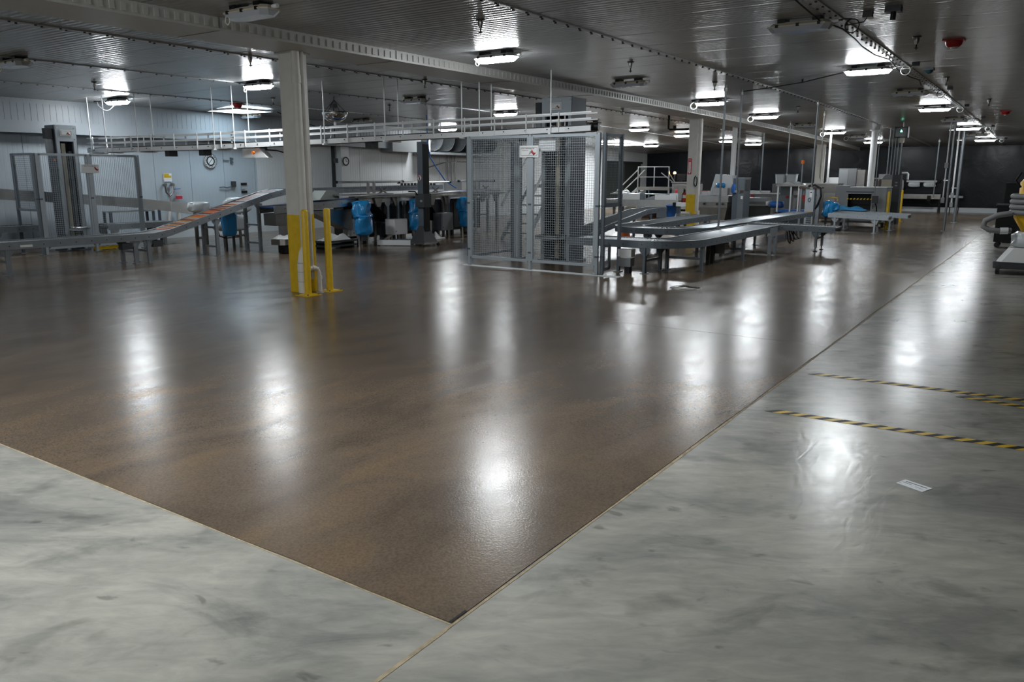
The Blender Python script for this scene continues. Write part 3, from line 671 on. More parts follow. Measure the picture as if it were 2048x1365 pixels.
MB().bar((20.2, 8.35, .004), (20.2, 8.35, .95), .09, .09).build('post', 'frame_grey', wp); MB().cbox(20.15, 8.28, .93, .14, .24, .10).build('clamp', 'alu', wp); MB().cbox(20.1, 8.42, .93, .10, .08, .10).build('sensor', 'black', wp)
conveyor('roller_conveyor', 'grey infeed conveyor with white feet, front of the grey scanning machine', GR, [(25.95, 5.75, .55), (25.95, 4.05, .50)], .55, [((25.95, 5.55), 0, -1, .54), ((25.95, 4.42), 0, -1, .51)], 'frame_light', 'greypaint')
conveyor('roller_conveyor', 'grey conveyor directly against the opening of the scanning machine', GR, [(27.55, 6.0, .57), (27.55, 3.75, .50)], .6, [((27.55, 4.25), 0, -1, .52), ((27.55, 5.6), 0, -1, .56)], 'frame_light', 'greypaint')
# overhead conveyor with guide rails
oh = [(12.72, 6.9), (12.66, 7.4), (12.28, 9.17), (11.92, 10.3), (11.5, 12.2), (11.1, 13.9), (10.72, 15.4), (10.45, 16.5), (10.28, 17.5), (10.12, 18.6)]
def ohz(y): return 2.50-.029*(y-7.0) if y < 15.4 else 2.50-.029*8.4-.010*(y-15.4)
P3 = [(x, y, ohz(y)) for x, y in oh]
t = thing('overhead_conveyor', (12.7, 7.0, 2.5), 'long white overhead conveyor with double guide rails hung from the ceiling', 'conveyor')
for s in (-1, 1):
    rl = MB().sweep(P3, [(s*.16-.012, -.05), (s*.16+.012, -.05), (s*.16+.012, .042), (s*.16-.012, .042)]).build('side_frame', 'alu', t)
    mb = MB()
    for p, d in along(P3, .42):
        l = Vector((-d.y, d.x, 0)).normalized(); c = p+l*(s*.174)+Vector((0,0,.01)); mb.cyl(c-l*.002, c+l*.006, .011, 6)
    mb.build('bolt_row', 'black', rl, 'stuff')
    for zz in (.165, .275): MB().sweep(P3, [(s*.15-.012, zz-.012), (s*.15+.012, zz-.012), (s*.15+.012, zz+.012), (s*.15-.012, zz+.012)]).build('guide_rail', 'alu', t)
MB().sweep(P3, [(-.14, .02), (.14, .02), (.14, .062), (-.14, .062)]).build('belt', 'darkgrey', t)
Pp = along(P3, .62)
for i, (p, d) in enumerate(Pp):
    l = Vector((-d.y, d.x, 0)).normalized()
    for s in (-1, 1):
        c = p+l*(s*.175); MB().bar(c+Vector((0,0,-.03)), c+Vector((0,0,.30)), .014, .028).build('rail_bracket', 'alu', t)
for y in (8.2, 11.3, 13.9, 15.3, 16.2):
    x = next(a+(b-a)*(y-c)/(d-c) for (a, c), (b, d) in zip(oh, oh[1:]) if c <= y <= d)
    MB().cbox(x, y, ohz(y)-.11, .20, .16, .12).build('drive_box', 'darkgrey', t)
MB().cyl((12.74, 6.82, 2.53), (12.70, 6.98, 2.53), .07, 12).build('end_roller', 'black', t)
for k, (y, both) in enumerate(((7.62, 0), (8.98, 1), (9.32, 0), (10.85, 1), (12.2, 0), (14.35, 1), (14.85, 0), (16.9, 1), (17.9, 0), (18.4, 0))):
    x = next(a+(b-a)*(y-c)/(d-c) for (a, c), (b, d) in zip(oh, oh[1:]) if c <= y <= d)
    for s in ((-.19, .19) if both else (-.19,)):
        MB().cyl((x+s, y, ohz(y)-.06), (x+s, y, cz(x, y)+.01), .011, 8).build('hanger_rod', 'alu', t)
    MB().bar((x-.24, y, ohz(y)-.06), (x+.24, y, ohz(y)-.06), .05, .03).build('hanger_bar', 'alu', t)
cb = thing('control_box', (10.9, 13.9, 2.0), 'white sloped control box with orange knob under the overhead conveyor', 'box')
MB().plate([(10.90, 14.25, ohz(14)-.07), (10.98, 13.80, ohz(14)-.07), (11.02, 13.62, ohz(14)-.26), (10.90, 14.25, ohz(14)-.26)], (.18, .03, 0)).build('cabinet', 'white', cb)
MB().cyl((10.93, 13.92, ohz(14)-.16), (10.89, 13.915, ohz(14)-.16), .035, 12).build('knob', 'orange', cb)
MB().tube([(11.05, 13.7, ohz(14)-.1), (11.1, 13.4, ohz(14)-.12), (11.2, 13.1, ohz(14)-.2), (11.25, 12.9, ohz(14)-.12)], .014, 6).build('cable', 'black', cb)

# ------------------------------------------------------------------ sorting tables at left
GT = 'stainless sorting conveyors'
conveyor('sorting_conveyor', 'stainless sorting conveyor with blue belt behind the nearest column', GT, [(11.35, 14.15, 1.03), (15.15, 14.15, 1.21)], .5,
    [((12.05, 14.15), 1, 0, 1.06), ((14.9, 14.15), 1, 0, 1.2)], 'steel', 'bluebelt', rail_h=.17, roll=0, lip=-.01, bolts=True)
conveyor('sorting_conveyor', 'stainless sorting conveyor with grey belt between the column and guard cage', GT, [(15.3, 14.15, 1.20), (19.8, 14.15, 1.30)], .5,
    [((15.5, 14.15), 1, 0, 1.2), ((17.1, 14.15), 1, 0, 1.25), ((19.2, 14.15), 1, 0, 1.28)], 'steel', 'bluebelt', rail_h=.17, roll=0, lip=-.01)
def hopper(x0, x1, z0, z1, label, m='steel_dark'):
    t = thing('discharge_chute', (x0, 14.2, z0), label, 'chute', 'dark chutes under the sorting conveyors')
    MB().plate([(x0, 14.02, z1), (x1, 14.02, z1), (x1, 14.02, z0), (x1-.12, 14.02, z0)], (0, .02, 0)).build('front_plate', m, t)
    MB().plate([(x0, 14.04, z1), (x1-.12, 14.04, z0), (x1-.12, 14.40, z0), (x0, 14.40, z1)], (.015, 0, .01)).build('slide_plate', m, t)
    MB().plate([(x0, 14.38, z1), (x1, 14.38, z1), (x1, 14.38, z0), (x1-.12, 14.38, z0)], (0, .02, 0)).build('back_plate', m, t)
    for x in (x1-.10, x1-.02): MB().bar((x, 14.2, .004), (x, 14.2, z0+.02), .04, .04).build('leg', m, t)
hopper(12.45, 13.75, .40, .88, 'dark sloping chute right of the nearest column, under the blue belt')
hopper(14.55, 15.45, .40, .98, 'dark sloping chute left of the middle blue bag', 'darkgrey')
hopper(16.6, 17.2, .45, 1.04, 'dark sloping chute beside the rightmost blue bag', 'darkgrey')
sk = thing('motor_shroud', (11.75, 14.2, .55), 'dark stainless shroud hanging under the left end of blue belt', 'shroud')
MB().box(11.42, 13.95, .60, 12.5, 14.35, .86).build('shroud', 'steel_dark', sk); MB().box(11.6, 14.0, .004, 12.4, 14.1, .60).build('lower_plate', 'steel', sk)
def drive_cab(x, y, z0, z1, wd, label, m='white'):
    t = thing('drive_cabinet', (x, y, 0), label, 'cabinet', 'motor cabinets under the sorting conveyors')
    MB().cbox(x, y, (z0+z1)/2, wd, .32, z1-z0, 0, 0, .02).build('cabinet', m, t)
    MB().box(x-wd/2+.02, y-.168, z0+.03, x+wd/2-.02, y-.16, z1-.03).build('door', m, t)
    MB().cyl((x-wd/2+.06, y-.17, z0+.08), (x-wd/2+.06, y-.176, z0+.08), .012, 8).build('lock', 'black', t)
    for s in (-1, 1): MB().bar((x+s*(wd/2-.05), y, .004), (x+s*(wd/2-.05), y, z0+.01), .05, .05).build('leg', 'steel_dark', t)
drive_cab(14.06, 14.25, .22, .62, .52, 'white motor cabinet left of the leftmost blue bag'); drive_cab(15.05, 13.78, .22, .60, .50, 'white motor cabinet left of the middle blue bag'); drive_cab(16.95, 13.80, .22, .68, .5, 'grey motor cabinet left of the rightmost blue bag', 'greypaint')
def blob(c, rx, ry, rz, seed, amp=.12, n=30, k=18, flat=.0):
    rnd = random.Random(seed); ph = [rnd.uniform(0, 6.28) for _ in range(8)]; vs = []; fs = []
    for i in range(k+1):
        th = pi*i/k
        for jx in range(n):
            a = 2*pi*jx/n
            w = 1+amp*(math.sin(3*a+ph[0]+2*th)+.7*math.sin(5*a+ph[1]-3*th)+.6*math.sin(2*a+5*th+ph[2])+.5*math.sin(9*a+ph[3])+.45*math.sin(13*a+ph[4]+5*th)+.5*math.sin(8*th+ph[5]+3*a))*math.sin(th)
            e = .55
            cs, sn = math.cos(th), math.sin(th)
            zz = math.copysign(abs(cs)**e, cs); rr_ = sn**e
            vs.append((c[0]+rx*rr_*w*math.cos(a), c[1]+ry*rr_*w*math.sin(a), c[2]+rz*zz))
    for i in range(k):
        for jx in range(n): fs.append((i*n+jx, i*n+(jx+1)%n, (i+1)*n+(jx+1)%n, (i+1)*n+jx))
    return vs, [f[::-1] for f in fs]
def bagged(x, y, label, seed):
    t = thing('bagged_motor', (x, y, 0), label, 'bag', 'blue plastic bags over motors')
    mb = MB(); mb.add(*blob((x, y, .53), .23, .19, .27, seed, .10), 0, True); mb.build('lower_bag', 'bluebag', t)
    mb = MB(); mb.add(*blob((x+.02, y+.04, .88), .24, .18, .22, seed+3, .16), 0, True); mb.build('upper_bag', 'bluebag', t)
    MB().tube([(x+.235*math.cos(2*pi*k/20), y+.195*math.sin(2*pi*k/20), .72+.015*math.sin(k*1.3)) for k in range(20)], .018, 6, closed=True).build('bag_rim', 'bluebag', t)
    for s in (-1, 1): MB().bar((x+s*.16, y+.02, .004), (x+s*.16, y+.02, .32), .05, .05).build('leg', 'steel', t)
    MB().cbox(x, y+.05, .22, .22, .2, .14, 0, 0, .03).build('gearbox', 'darkgrey', t)
bagged(13.72, 13.62, 'leftmost blue plastic bag over a motor, beside the yellow bollard', 2); bagged(15.62, 13.55, 'middle blue plastic bag, half hidden by the dark lifting mast', 11); bagged(17.65, 13.55, 'rightmost blue plastic bag, half hidden by the cage post', 23)
t = thing('bagged_motor', (10.95, 15.6, 0), 'blue plastic bag below the incline, left of the sorting conveyor', 'bag', 'blue plastic bags over motors')
mb = MB(); mb.add(*blob((11.25, 15.35, .62), .17, .16, .30, 31, .08), 0, True); mb.build('lower_bag', 'bluebag', t)
for s in (-1, 1): MB().bar((11.25+s*.1, 15.35, .004), (11.25+s*.1, 15.35, .4), .04, .04).build('leg', 'darkgrey', t)
MB().tube([(11.0, 15.3, .75), (10.9, 15.3, .55), (10.95, 15.3, .35), (11.1, 15.3, .30)], .015, 6).build('cable', 'black', t)
def wrapped(x, y, z0, rx, ry, rz, label, seed):
    t = thing('wrapped_machine', (x, y, 0), label, 'machine', 'machines wrapped in clear plastic')
    mb = MB(); mb.add(*blob((x, y, z0+rz), rx, ry, rz, seed, .08), 0, True); mb.build('plastic_cover', 'clearplastic', t)
    for a in (-.5, .5): MB().bar((x+rx*a, y, .004), (x+rx*a, y, z0+.1), .05, .05).build('leg', 'steel_dark', t)
    MB().bar((x-rx*.5, y, .2), (x+rx*.5, y, .2), .03, .04).build('cross_brace', 'steel_dark', t)
    return t
wrapped(11.6, 16.9, .80, .28, .22, .13, 'small machine under clear plastic left of the incline top', 5)
wrapped(12.6, 16.8, .75, .36, .25, .20, 'clear plastic bundle with legs just under the incline top', 8)
wrapped(12.1, 16.4, .35, .45, .25, .20, 'low clear plastic bundle hanging behind the incline legs', 14)
tr = thing('steel_tray', (11.5, 14.0, 0), 'low round-cornered steel tray on a dark foot left of column', 'tray')
MB().prism(octa(11.55, 13.85, .26, .22, .08), .20, .32).build('tray', 'steel_dark', tr); MB().cbox(11.55, 13.85, .105, .22, .2, .19).build('foot', 'black', tr)
def cloth(x, y, z, rx, ry, h, label, seed, m='cloth'):
    rnd = random.Random(seed); n = 14; vs = []; ph = [rnd.uniform(0, 6) for _ in range(6)]
    for i in range(n+1):
        for jx in range(n+1):
            u, v = i/n*2-1, jx/n*2-1
            e = 1-max(abs(u), abs(v))**3
            vs.append((x+u*rx*(1+.08*math.sin(5*v+ph[0])), y+v*ry*(1+.1*math.sin(4*u+ph[1])), z+h*e*(.55+.25*math.sin(3*u+ph[2]+2*v)+.2*math.sin(5*v+ph[3]-3*u))))
    fs = [(i*(n+1)+jx, (i+1)*(n+1)+jx, (i+1)*(n+1)+jx+1, i*(n+1)+jx+1) for i in range(n) for jx in range(n)]
    vb = [(a, b, z-.002) for a, b, c in vs]
    o = len(vs); mb = MB(); mb.add(vs+vb, fs+[tuple(o+q for q in f[::-1]) for f in fs], 0, True)
    return tag(mb.build('plastic_cloth', m), label, 'cloth', 'loose sheets and cloths')
cloth(11.6, 13.85, .325, .24, .2, .10, 'crumpled white cloth lying in the low steel tray', 3)
pl = thing('low_pallet', (13.2, 14.3, 0), 'dark low platform with white sheets right of the column', 'platform')
for z in (.06, .16): MB().box(12.55, 13.62, z, 13.5, 14.1, z+.04).build('deck', 'darkgrey', pl)
for x in (12.62, 13.38): MB().box(x, 13.66, .004, x+.06, 14.06, .16).build('runner', 'black', pl)
cloth(13.02, 13.86, .203, .40, .18, .16, 'white sheet heaped on the dark low platform by the column', 9)
cloth(16.55, 13.75, .01, .25, .16, .22, 'white crumpled sheet on floor right of the dark mast', 21)
bp_ = thing('floor_bar', (14.7, 14.0, 0), 'grey slanting bar lying under the sorting conveyor', 'bar')
MB().bar((14.35, 13.75, .03), (15.0, 13.75, .28), .05, .05).build('bar', 'steel', bp_)
for x0, x1, z1, lab in ((13.95, 15.1, .96, 'added black box for shade and dark machines behind the leftmost blue bag'), (15.4, 19.6, 1.02, 'long added black box for shade and dark machines under the grey sorting belt')):
    t = thing('shade_box', (x0, 14.45, 0), lab, 'machine')  # boxes added to stand for the deep shade and dark machines below the belts
    MB().box(x0, 14.50, .12, x1, 14.85, z1).build('housing', 'black', t)
    q = x0+.1
    while q < x1-.3: MB().box(q, 14.49, .2, q+.5, 14.5, z1-.1).build('shade_panel', 'darkgrey', t); MB().box(q, 14.55, .004, q+.06, 14.8, .12).build('foot', 'darkgrey', t); q += .7
# packing stands over the belts
def stand(x0, x1, xp, z, label, perf=False, shelf=True):
    t = thing('packing_stand', (xp, 13.8, 0), label, 'stand', 'stainless packing stands over the sorting conveyors')
    y = 13.83
    MB().tube([(x0, y+.15, z+.30), (x1, y+.15, z+.30)], .026, 8).build('top_rail', 'steel', t)
    for e in (x0, x1): MB().cyl((e-.03, y+.15, z+.30), (e+.03, y+.15, z+.30), .034, 8).build('end_cap', 'black', t)
    if perf:
        for k in range(11): MB().cbox(x0+.12+.13*k, y+.15, z+.25, .07, .03, .07).build('hanging_clip', 'darkgrey', t)
    xm = (x0+x1)/2
    for s in (-.10, .10): MB().bar((xm+s, y+.15, z-.02), (xm+s, y+.15, z+.30), .06, .05).build('upright', 'steel_dark', t)
    MB().box(x0-.15, y-.05, z-.01, x1-.55, y+.15, z+.02).build('shelf', 'steel', t)
    MB().box(x0+.35, y-.10, z-.07, x1+.25, y+.12, z-.035).build('shelf', 'steel_dark', t)
    for c in (xm-.45, xm+.10, xm+.75):
        MB().plate([(c-.16, y, z-.07), (c+.16, y, z-.07), (c+.06, y, z-.30), (c-.06, y, z-.30)], (0, .04, 0)).build('gusset', 'steel_dark', t)
    for c in (xm+.75,): MB().bar((c, y-.02, .004), (c, y-.02, z-.05), .06, .06).build('leg', 'steel_dark', t)
    MB().bar((xm-.45, y+.02, .9), (xm-.45, y+.02, z-.08), .05, .05).build('strut', 'steel_dark', t)
    MB().bar((xm+.25, y+.15, z-.0), (xm+.55, y+.15, z+.14), .04, .03).bar((xm+.6, y+.15, z-.02), (xm+.3, y+.15, z+.16), .03, .03).build('diagonal_brace', 'steel_dark', t)
stand(13.25, 15.55, 14.4, 1.22, 'packing stand with long rails over the leftmost blue bag')
stand(15.4, 17.5, 16.3, 1.20, 'packing stand with a row of clips left of the mast', True)
stand(17.9, 19.6, 18.6, 1.22, 'packing stand partly hidden behind the guard cage')
hd = thing('clear_hood', (13.1, 14.15, 1.05), 'grey transparent hood on the blue belt right of the column', 'hood')
MB().plate([(12.7, 13.95, 1.13), (13.3, 13.95, 1.13), (13.3, 13.95, 1.26), (13.15, 13.95, 1.33), (12.9, 13.95, 1.33)], (0, .4, 0)).build('hood', 'greygreen', hd)
# wheeled lifting mast
lm = thing('lifting_mast', (14.73, 12.65, 0), 'dark grey wheeled lifting mast with pyramid foot before the sorting conveyors', 'lifter')
x, y = 14.75, 12.62
MB().prism([(x-.25, y-.22), (x+.25, y-.22), (x+.25, y+.22), (x-.25, y+.22)], .10, .50, 0, [(x-.08, y-.07), (x+.08, y-.07), (x+.08, y+.07), (x-.08, y+.07)]).build('pyramid_foot', 'darkgrey', lm)
MB().box(x-.28, y-.25, .06, x+.28, y+.25, .10).build('foot_plate', 'steel', lm)
MB().box(x-.085, y-.085, .35, x+.085, y+.085, 2.46).build('mast', 'frame_blue', lm)
MB().box(x-.09, y-.13, .35, x+.09, y-.085, 2.40).build('guide_rail', 'black', lm)
MB().box(x-.15, y-.16, .93, x+.12, y+.11, 1.25).build('winch_housing', 'darkgrey', lm); MB().cbox(x-.155, y-.08, 1.08, .01, .07, .05).build('name_plate', 'greypaint', lm)
MB().tube([(x-.15, y+.05, 1.22), (x-.22, y+.05, 1.30), (x-.22, y+.26, 1.30)], .014, 8).build('crank', 'black', lm)
for dy in (.05, .75): pass
MB().bar((x-.25, y+.2, .08), (x-.62, y+.95, .08), .07, .12).build('outrigger', 'alu', lm); MB().bar((x+.22, y+.2, .08), (x-.05, y+.95, .08), .07, .10).build('outrigger', 'frame_blue', lm)
for a, b in ((x-.26, y-.20), (x+.25, y-.24)):
    MB().cyl((a-.018, b, .046), (a+.018, b, .046), .042, 14).build('castor', 'rubber', lm)
for a, b in ((x-.60, y+.92), (x-.05, y+.92)): MB().cyl((a-.018, b, .022), (a+.018, b, .022), .018, 10).build('roller', 'rubber', lm)
MB().lathe((x-.0855, y+.02, 1.62), [(.075, 0), (.075, -.003)], 20, 0, 'X').build('sign_disc', 'white', lm)
MB().tube([(x-.089, y+.02+.066*math.cos(2*pi*k/20), 1.62+.066*math.sin(2*pi*k/20)) for k in range(20)], .008, 6, closed=True).build('red_ring', 'red', lm)
MB().cbox(x-.09, y+.02, 1.60, .004, .03, .06).cbox(x-.09, y+.035, 1.645, .004, .05, .02).build('pictogram', 'black', lm)
# things on and near the white wall
YW = YL-.02
ck = thing('wall_clock', (14.02, YW, 2.06), 'round dial with thick dark ring on the white wall', 'clock')
MB().lathe((14.02, YW, 2.06), [(.205, 0), (.205, -.03), (.0, -.032)], 32, 0, 'Y', False).build('dial', 'white', ck)
def ring(c, r, w, y): return MB().tube([(c[0]+r*math.cos(2*pi*k/28), y, c[2]+r*math.sin(2*pi*k/28)) for k in range(28)], w, 6, closed=True)
ring((14.02, 0, 2.06), .20, .008, YW-.03).build('rim', 'darkgrey', ck); ring((14.02, 0, 2.06), .118, .019, YW-.03).build('dark_ring', 'black', ck)
MB().bar((13.95, YW-.036, 1.98), (14.09, YW-.036, 2.14), .006, .012).build('diagonal_hand', 'black', ck)
mb = MB()
for k in range(20):
    if k in (4, 5, 6): continue
    a = 2*pi*k/20; mb.cbox(14.02+.165*math.cos(a), YW-.034, 2.06+.165*math.sin(a), .022, .004, .030)
mb.build('dial_marks', 'darkgrey', ck, 'stuff')
c3 = thing('wall_clock', (18.68, 19.46, 2.12), 'small black rimmed round clock at the wall pilaster', 'clock')
MB().lathe((18.92, 19.49, 2.12), [(.125, 0), (.125, -.03), (0, -.032)], 28, 0, 'Y', False).build('dial', 'white', c3); ring((18.92, 0, 2.12), .125, .018, 19.46).build('rim', 'black', c3)
MB().bar((18.92, 19.455, 2.12), (18.92, 19.455, 2.20), .006, .010).bar((18.92, 19.455, 2.12), (18.98, 19.455, 2.10), .006, .010).build('hands', 'black', c3)
vm = thing('valve_manifold', (12.68, YW, 1.25), 'dark twin pipe valve manifold on the white wall', 'valve')
MB().tube([(12.55, YW-.06, 1.42), (12.56, YW-.07, 1.22), (12.66, YW-.07, 1.12), (12.76, YW-.07, 1.22), (12.77, YW-.06, 1.42)], .026, 8).build('pipe', 'steel_dark', vm)
for a in (12.55, 12.77): MB().cyl((a, YW, 1.42), (a, YW-.10, 1.42), .04, 10).build('fitting', 'steel_dark', vm)
MB().bar((12.77, YW-.08, 1.30), (12.98, YW-.08, 1.31), .02, .02).build('valve_handle', 'bluehose', vm); MB().cyl((12.66, YW-.07, .9), (12.66, YW-.07, 1.12), .022, 8).build('drop_pipe', 'steel', vm)
MB().cbox(12.92, YW-.08, 1.08, .16, .12, .08, 0, 0, .03).build('spray_valve', 'signred', vm); MB().tube([(12.62, YW-.06, .9)]+[(12.7+.16*math.sin(.9*k), YW-.08-.004*k, .55+.25*math.cos(.9*k)) for k in range(26)], .014, 6).build('hose', 'pvc', vm)
ws = thing('wall_notice', (12.65, YW, 1.62), 'white notice with yellow block above the valve manifold', 'sign')
MB().box(12.56, YW-.006, 1.50, 12.80, YW, 1.72).build('sheet', 'paper', ws); MB().box(12.57, YW-.009, 1.60, 12.72, YW-.006, 1.71).box(12.72, YW-.009, 1.60, 12.78, YW-.006, 1.66).build('yellow_block', 'yellow', ws)
so = thing('wall_socket', (14.65, YW, 1.40), 'dark wall socket with a short cable, right of the notice', 'socket')
MB().cbox(14.72, YW-.04, 1.42, .12, .08, .16).build('socket', 'darkgrey', so); MB().tube([(14.66, YW-.04, 1.36), (14.5, YW-.04, 1.32), (14.38, YW-.04, 1.34), (14.26, YW-.03, 1.33)], .018, 6).build('cable', 'frame_grey', so)
br = thing('wall_bracket', (14.6, YW, 2.10), 'small dark b-shaped bracket with arm right of the ring dial', 'bracket')
MB().cbox(14.70, YW-.02, 2.08, .03, .04, .17).cbox(14.74, YW-.02, 2.13, .06, .04, .05).cbox(14.74, YW-.02, 2.03, .06, .04, .05).build('bracket', 'frame_blue', br); MB().bar((14.44, YW-.03, 2.09), (14.62, YW-.03, 2.085), .02, .025).build('arm', 'frame_blue', br)
wp = thing('wall_plates', (15.1, YW, 1.32), 'two dark plates and a grey plate stacked on white wall', 'plate')
for z, m in ((1.42, 'black'), (1.31, 'frame_light'), (1.19, 'black')): MB().box(15.0, YW-.012, z-.035, 15.2 if m == 'black' else 15.13, YW, z+.035).build('plate', m, wp)
do = thing('drop_outlet', (14.9, 15.7, 2.0), 'black outlet hanging on a long cord from a ceiling box', 'outlet')
z = cz(14.9, 15.7); MB().tube([(14.9, 15.7, z-.05), (14.91, 15.7, 2.10)], .010, 6).build('cord', 'black', do); MB().cbox(14.9, 15.7, z-.04, .13, .13, .10).build('ceiling_box', 'darkgrey', do); MB().cbox(14.91, 15.7, 2.05, .08, .08, .12).build('outlet', 'black', do)
dm = thing('mirror_dome', (13.6, 14.3, 3.0), 'mirrored half dome hanging from the ceiling by thin chains', 'mirror')
z = 3.13; MB().lathe((13.6, 14.3, z), [(.30*math.cos(R(9*k)), -.24*math.sin(R(9*k))) for k in range(11)], 32).build('dome', 'mirror', dm)
MB().tube([(13.6+.30*math.cos(2*pi*k/30), 14.3+.30*math.sin(2*pi*k/30), z+.004) for k in range(30)], .010, 6, closed=True).build('rim', 'black', dm)
for k in range(4): MB().cyl((13.6+.29*math.cos(k*pi/2+.3), 14.3+.29*math.sin(k*pi/2+.3), z), (13.6, 14.3, cz(13.6, 14.3)-.08), .006, 6).build('chain', 'black', dm)
MB().cyl((13.6, 14.3, cz(13.6, 14.3)-.09), (13.6, 14.3, cz(13.6, 14.3)+.01), .008, 6).build('hook', 'black', dm)
MB().cyl((13.6, 14.3, 2.83), (13.6, 14.3, 2.89), .03, 8).build('sensor', 'white', dm); MB().tube([(13.6, 14.3, 2.84), (13.4, 14.7, 2.80), (13.2, 15.2, 2.95), (13.0, 15.6, 3.15)], .012, 6).build('cable', 'black', dm)
uc = thing('unit_cooler', (24.6, 19.2, 2.8), 'long grey air unit with curved scoop blades high on the wall', 'air unit')
MB().box(22.7, 19.62, 2.55, 27.2, 19.78, 3.12).build('back_panel', 'steel_dark', uc); MB().box(22.6, 19.0, 2.46, 22.68, 19.78, 3.16).build('end_plate', 'alu', uc)
MB().box(22.6, 19.0, 3.12, 27.2, 19.78, 3.17).build('top_panel', 'galv', uc); MB().box(22.6, 18.95, 2.42, 27.2, 19.78, 2.50).build('drip_tray', 'galv', uc)
for k in range(6):
    x0 = 22.95+.70*k; pts = []
    sec = [(x0+.55*math.sin(R(15*i)), 2.55+.55*(1-math.cos(R(15*i)))) for i in range(7)]
    mb = MB()
    for (a, b), (c, d) in zip(sec, sec[1:]): mb.plate([(a, 19.05, b), (c, 19.05, d), (c, 19.6, d), (a, 19.6, b)], (-.01, 0, .01))
    mb.build('scoop_blade', 'galv', uc)
au = thing('wall_duct', (21.6, 19.5, 2.7), 'grey box duct left of the curved blade air unit', 'duct')
MB().box(20.9, 19.2, 2.48, 22.4, 19.76, 3.0).build('duct', 'greypaint', au); MB().box(20.85, 19.18, 2.86, 20.9, 19.76, 3.02).build('flange', 'galv', au); MB().box(20.0, 19.35, 2.80, 20.85, 19.76, 2.98).build('branch_duct', 'steel_dark', au)
bh = thing('blue_hose', (21.0, 17.0, 2.0), 'thin blue hose hanging in a curve from the ceiling behind the mast', 'hose')
MB().tube([(18.6, 15.7, cz(18.6, 15.7)-.03), (18.55, 15.65, 2.6), (18.6, 15.6, 2.2), (18.75, 15.45, 1.85), (18.95, 15.3, 1.5), (19.2, 15.1, 1.30)], .018, 8).build('hose', 'bluehose', bh)
wc = thing('wall_conduits', (24.2, 19.7, 1.5), 'three thin grey conduits running down the wall beside the cage', 'conduit')
for k in range(3): MB().cyl((24.6+.22*k, 19.74, 2.40), (24.6+.22*k, 19.74, 1.0), .022, 8).build('conduit', 'steel_dark', wc)
MB().tube([(23.4, 19.74, 1.95), (24.4, 19.74, 2.15), (25.2, 19.74, 2.2), (27.0, 19.74, 2.2)], .02, 6).build('conduit', 'steel_dark', wc)
MB().box(24.4, 19.62, 1.05, 25.3, 19.78, 1.45).build('wall_cabinet', 'greypaint', wc)
fs_ = thing('floor_strip', (9.9, 18.0, 0), 'yellow bar lying on the floor by the left guard cage', 'bar')
MB().bar((9.5, 17.85, .05), (10.15, 17.95, .05), .07, .07).build('bar', 'yellow', fs_)
for a in (9.55, 10.1): MB().cbox(a, 17.9, .02, .06, .10, .03).build('foot', 'black', fs_)

# ------------------------------------------------------------------ machines in the middle distance (right of the cage)
def legs4(t, x0, x1, y0, y1, z, m, w_=.05):
    for a in (x0+.04, x1-.04):
        for b in (y0+.04, y1-.04): MB().bar((a, b, .004), (a, b, z), w_, w_).build('leg', m, t)
t = thing('sorting_machine', (30, 13.7, 0), 'stainless machine with curved apron and white side guards left of column', 'machine')
pts = [(29.7, 15.6, .70), (29.55, 14.6, .70), (29.5, 13.9, .70), (29.55, 13.2, .71), (29.7, 12.3, .72)]
MB().sweep(pts, [(-.02, -.26), (.02, -.26), (.02, .02), (-.02, .02)]).build('curved_apron', 'steel', t)
MB().prism([(29.7, 15.6), (29.55, 14.6), (29.5, 13.9), (29.55, 13.2), (29.7, 12.3), (30.8, 12.3), (30.8, 15.6)], .66, .72).build('table_top', 'steel_dark', t)
MB().box(29.75, 14.0, .72, 29.80, 14.75, .92).build('side_guard', 'white', t); MB().box(29.7, 12.4, .72, 29.75, 13.3, .92).build('side_guard', 'white', t)
MB().plate([(29.72, 13.9, .72), (29.72, 13.3, .72), (29.72, 13.3, .90)], (.05, 0, 0)).build('guard_wedge', 'greypaint', t)
MB().box(29.62, 13.75, .58, 29.72, 13.92, .98).build('bracket_plate', 'frame_grey', t); MB().box(29.9, 12.9, .92, 30.6, 15.4, .95).build('belt_cover', 'steel', t)
MB().box(30.0, 12.45, .72, 30.5, 12.8, .98).build('drum_guard', 'clearplastic', t)
mb = MB(); mb.lathe((30.2, 13.65, .02), [(.40, 0), (.44, .1), (.46, .35), (.46, .62)], 24); mb.build('barrel_base', 'brown', t); MB().cbox(29.9, 12.95, .32, .3, .55, .60).build('motor_cabinet', 'frame_grey', t)
for y in (14.9, 15.3): MB().bar((30.1, y, .004), (30.1, y, .66), .08, .08).build('leg', 'frame_grey', t)
bn = thing('waste_bin', (29.6, 12.5, 0), 'dark blue round bin standing left of the second column', 'bin')
MB().lathe((29.4, 12.42, .004), [(.19, 0), (.23, .50), (.245, .50), (.245, .54), (.21, .54), (.18, .06), (0, .06)], 20).build('bin', 'bluehose', bn)
cloth(30.2, 15.0, .953, .3, .35, .16, 'white crumpled plastic lying on the stainless machine by the cage', 41, 'clearplastic')
bc = thing('beacon', (30.2, 12.7, .98), 'small red beacon on the stainless machine left of second column', 'beacon'); MB().lathe((30.2, 12.62, .985), [(.05, 0), (.05, .12), (.03, .15), (0, .16)], 12).build('lens', 'signred', bc); MB().lathe((30.2, 12.62, .98), [(.065, 0), (.065, .015)], 12).build('base', 'greypaint', bc)
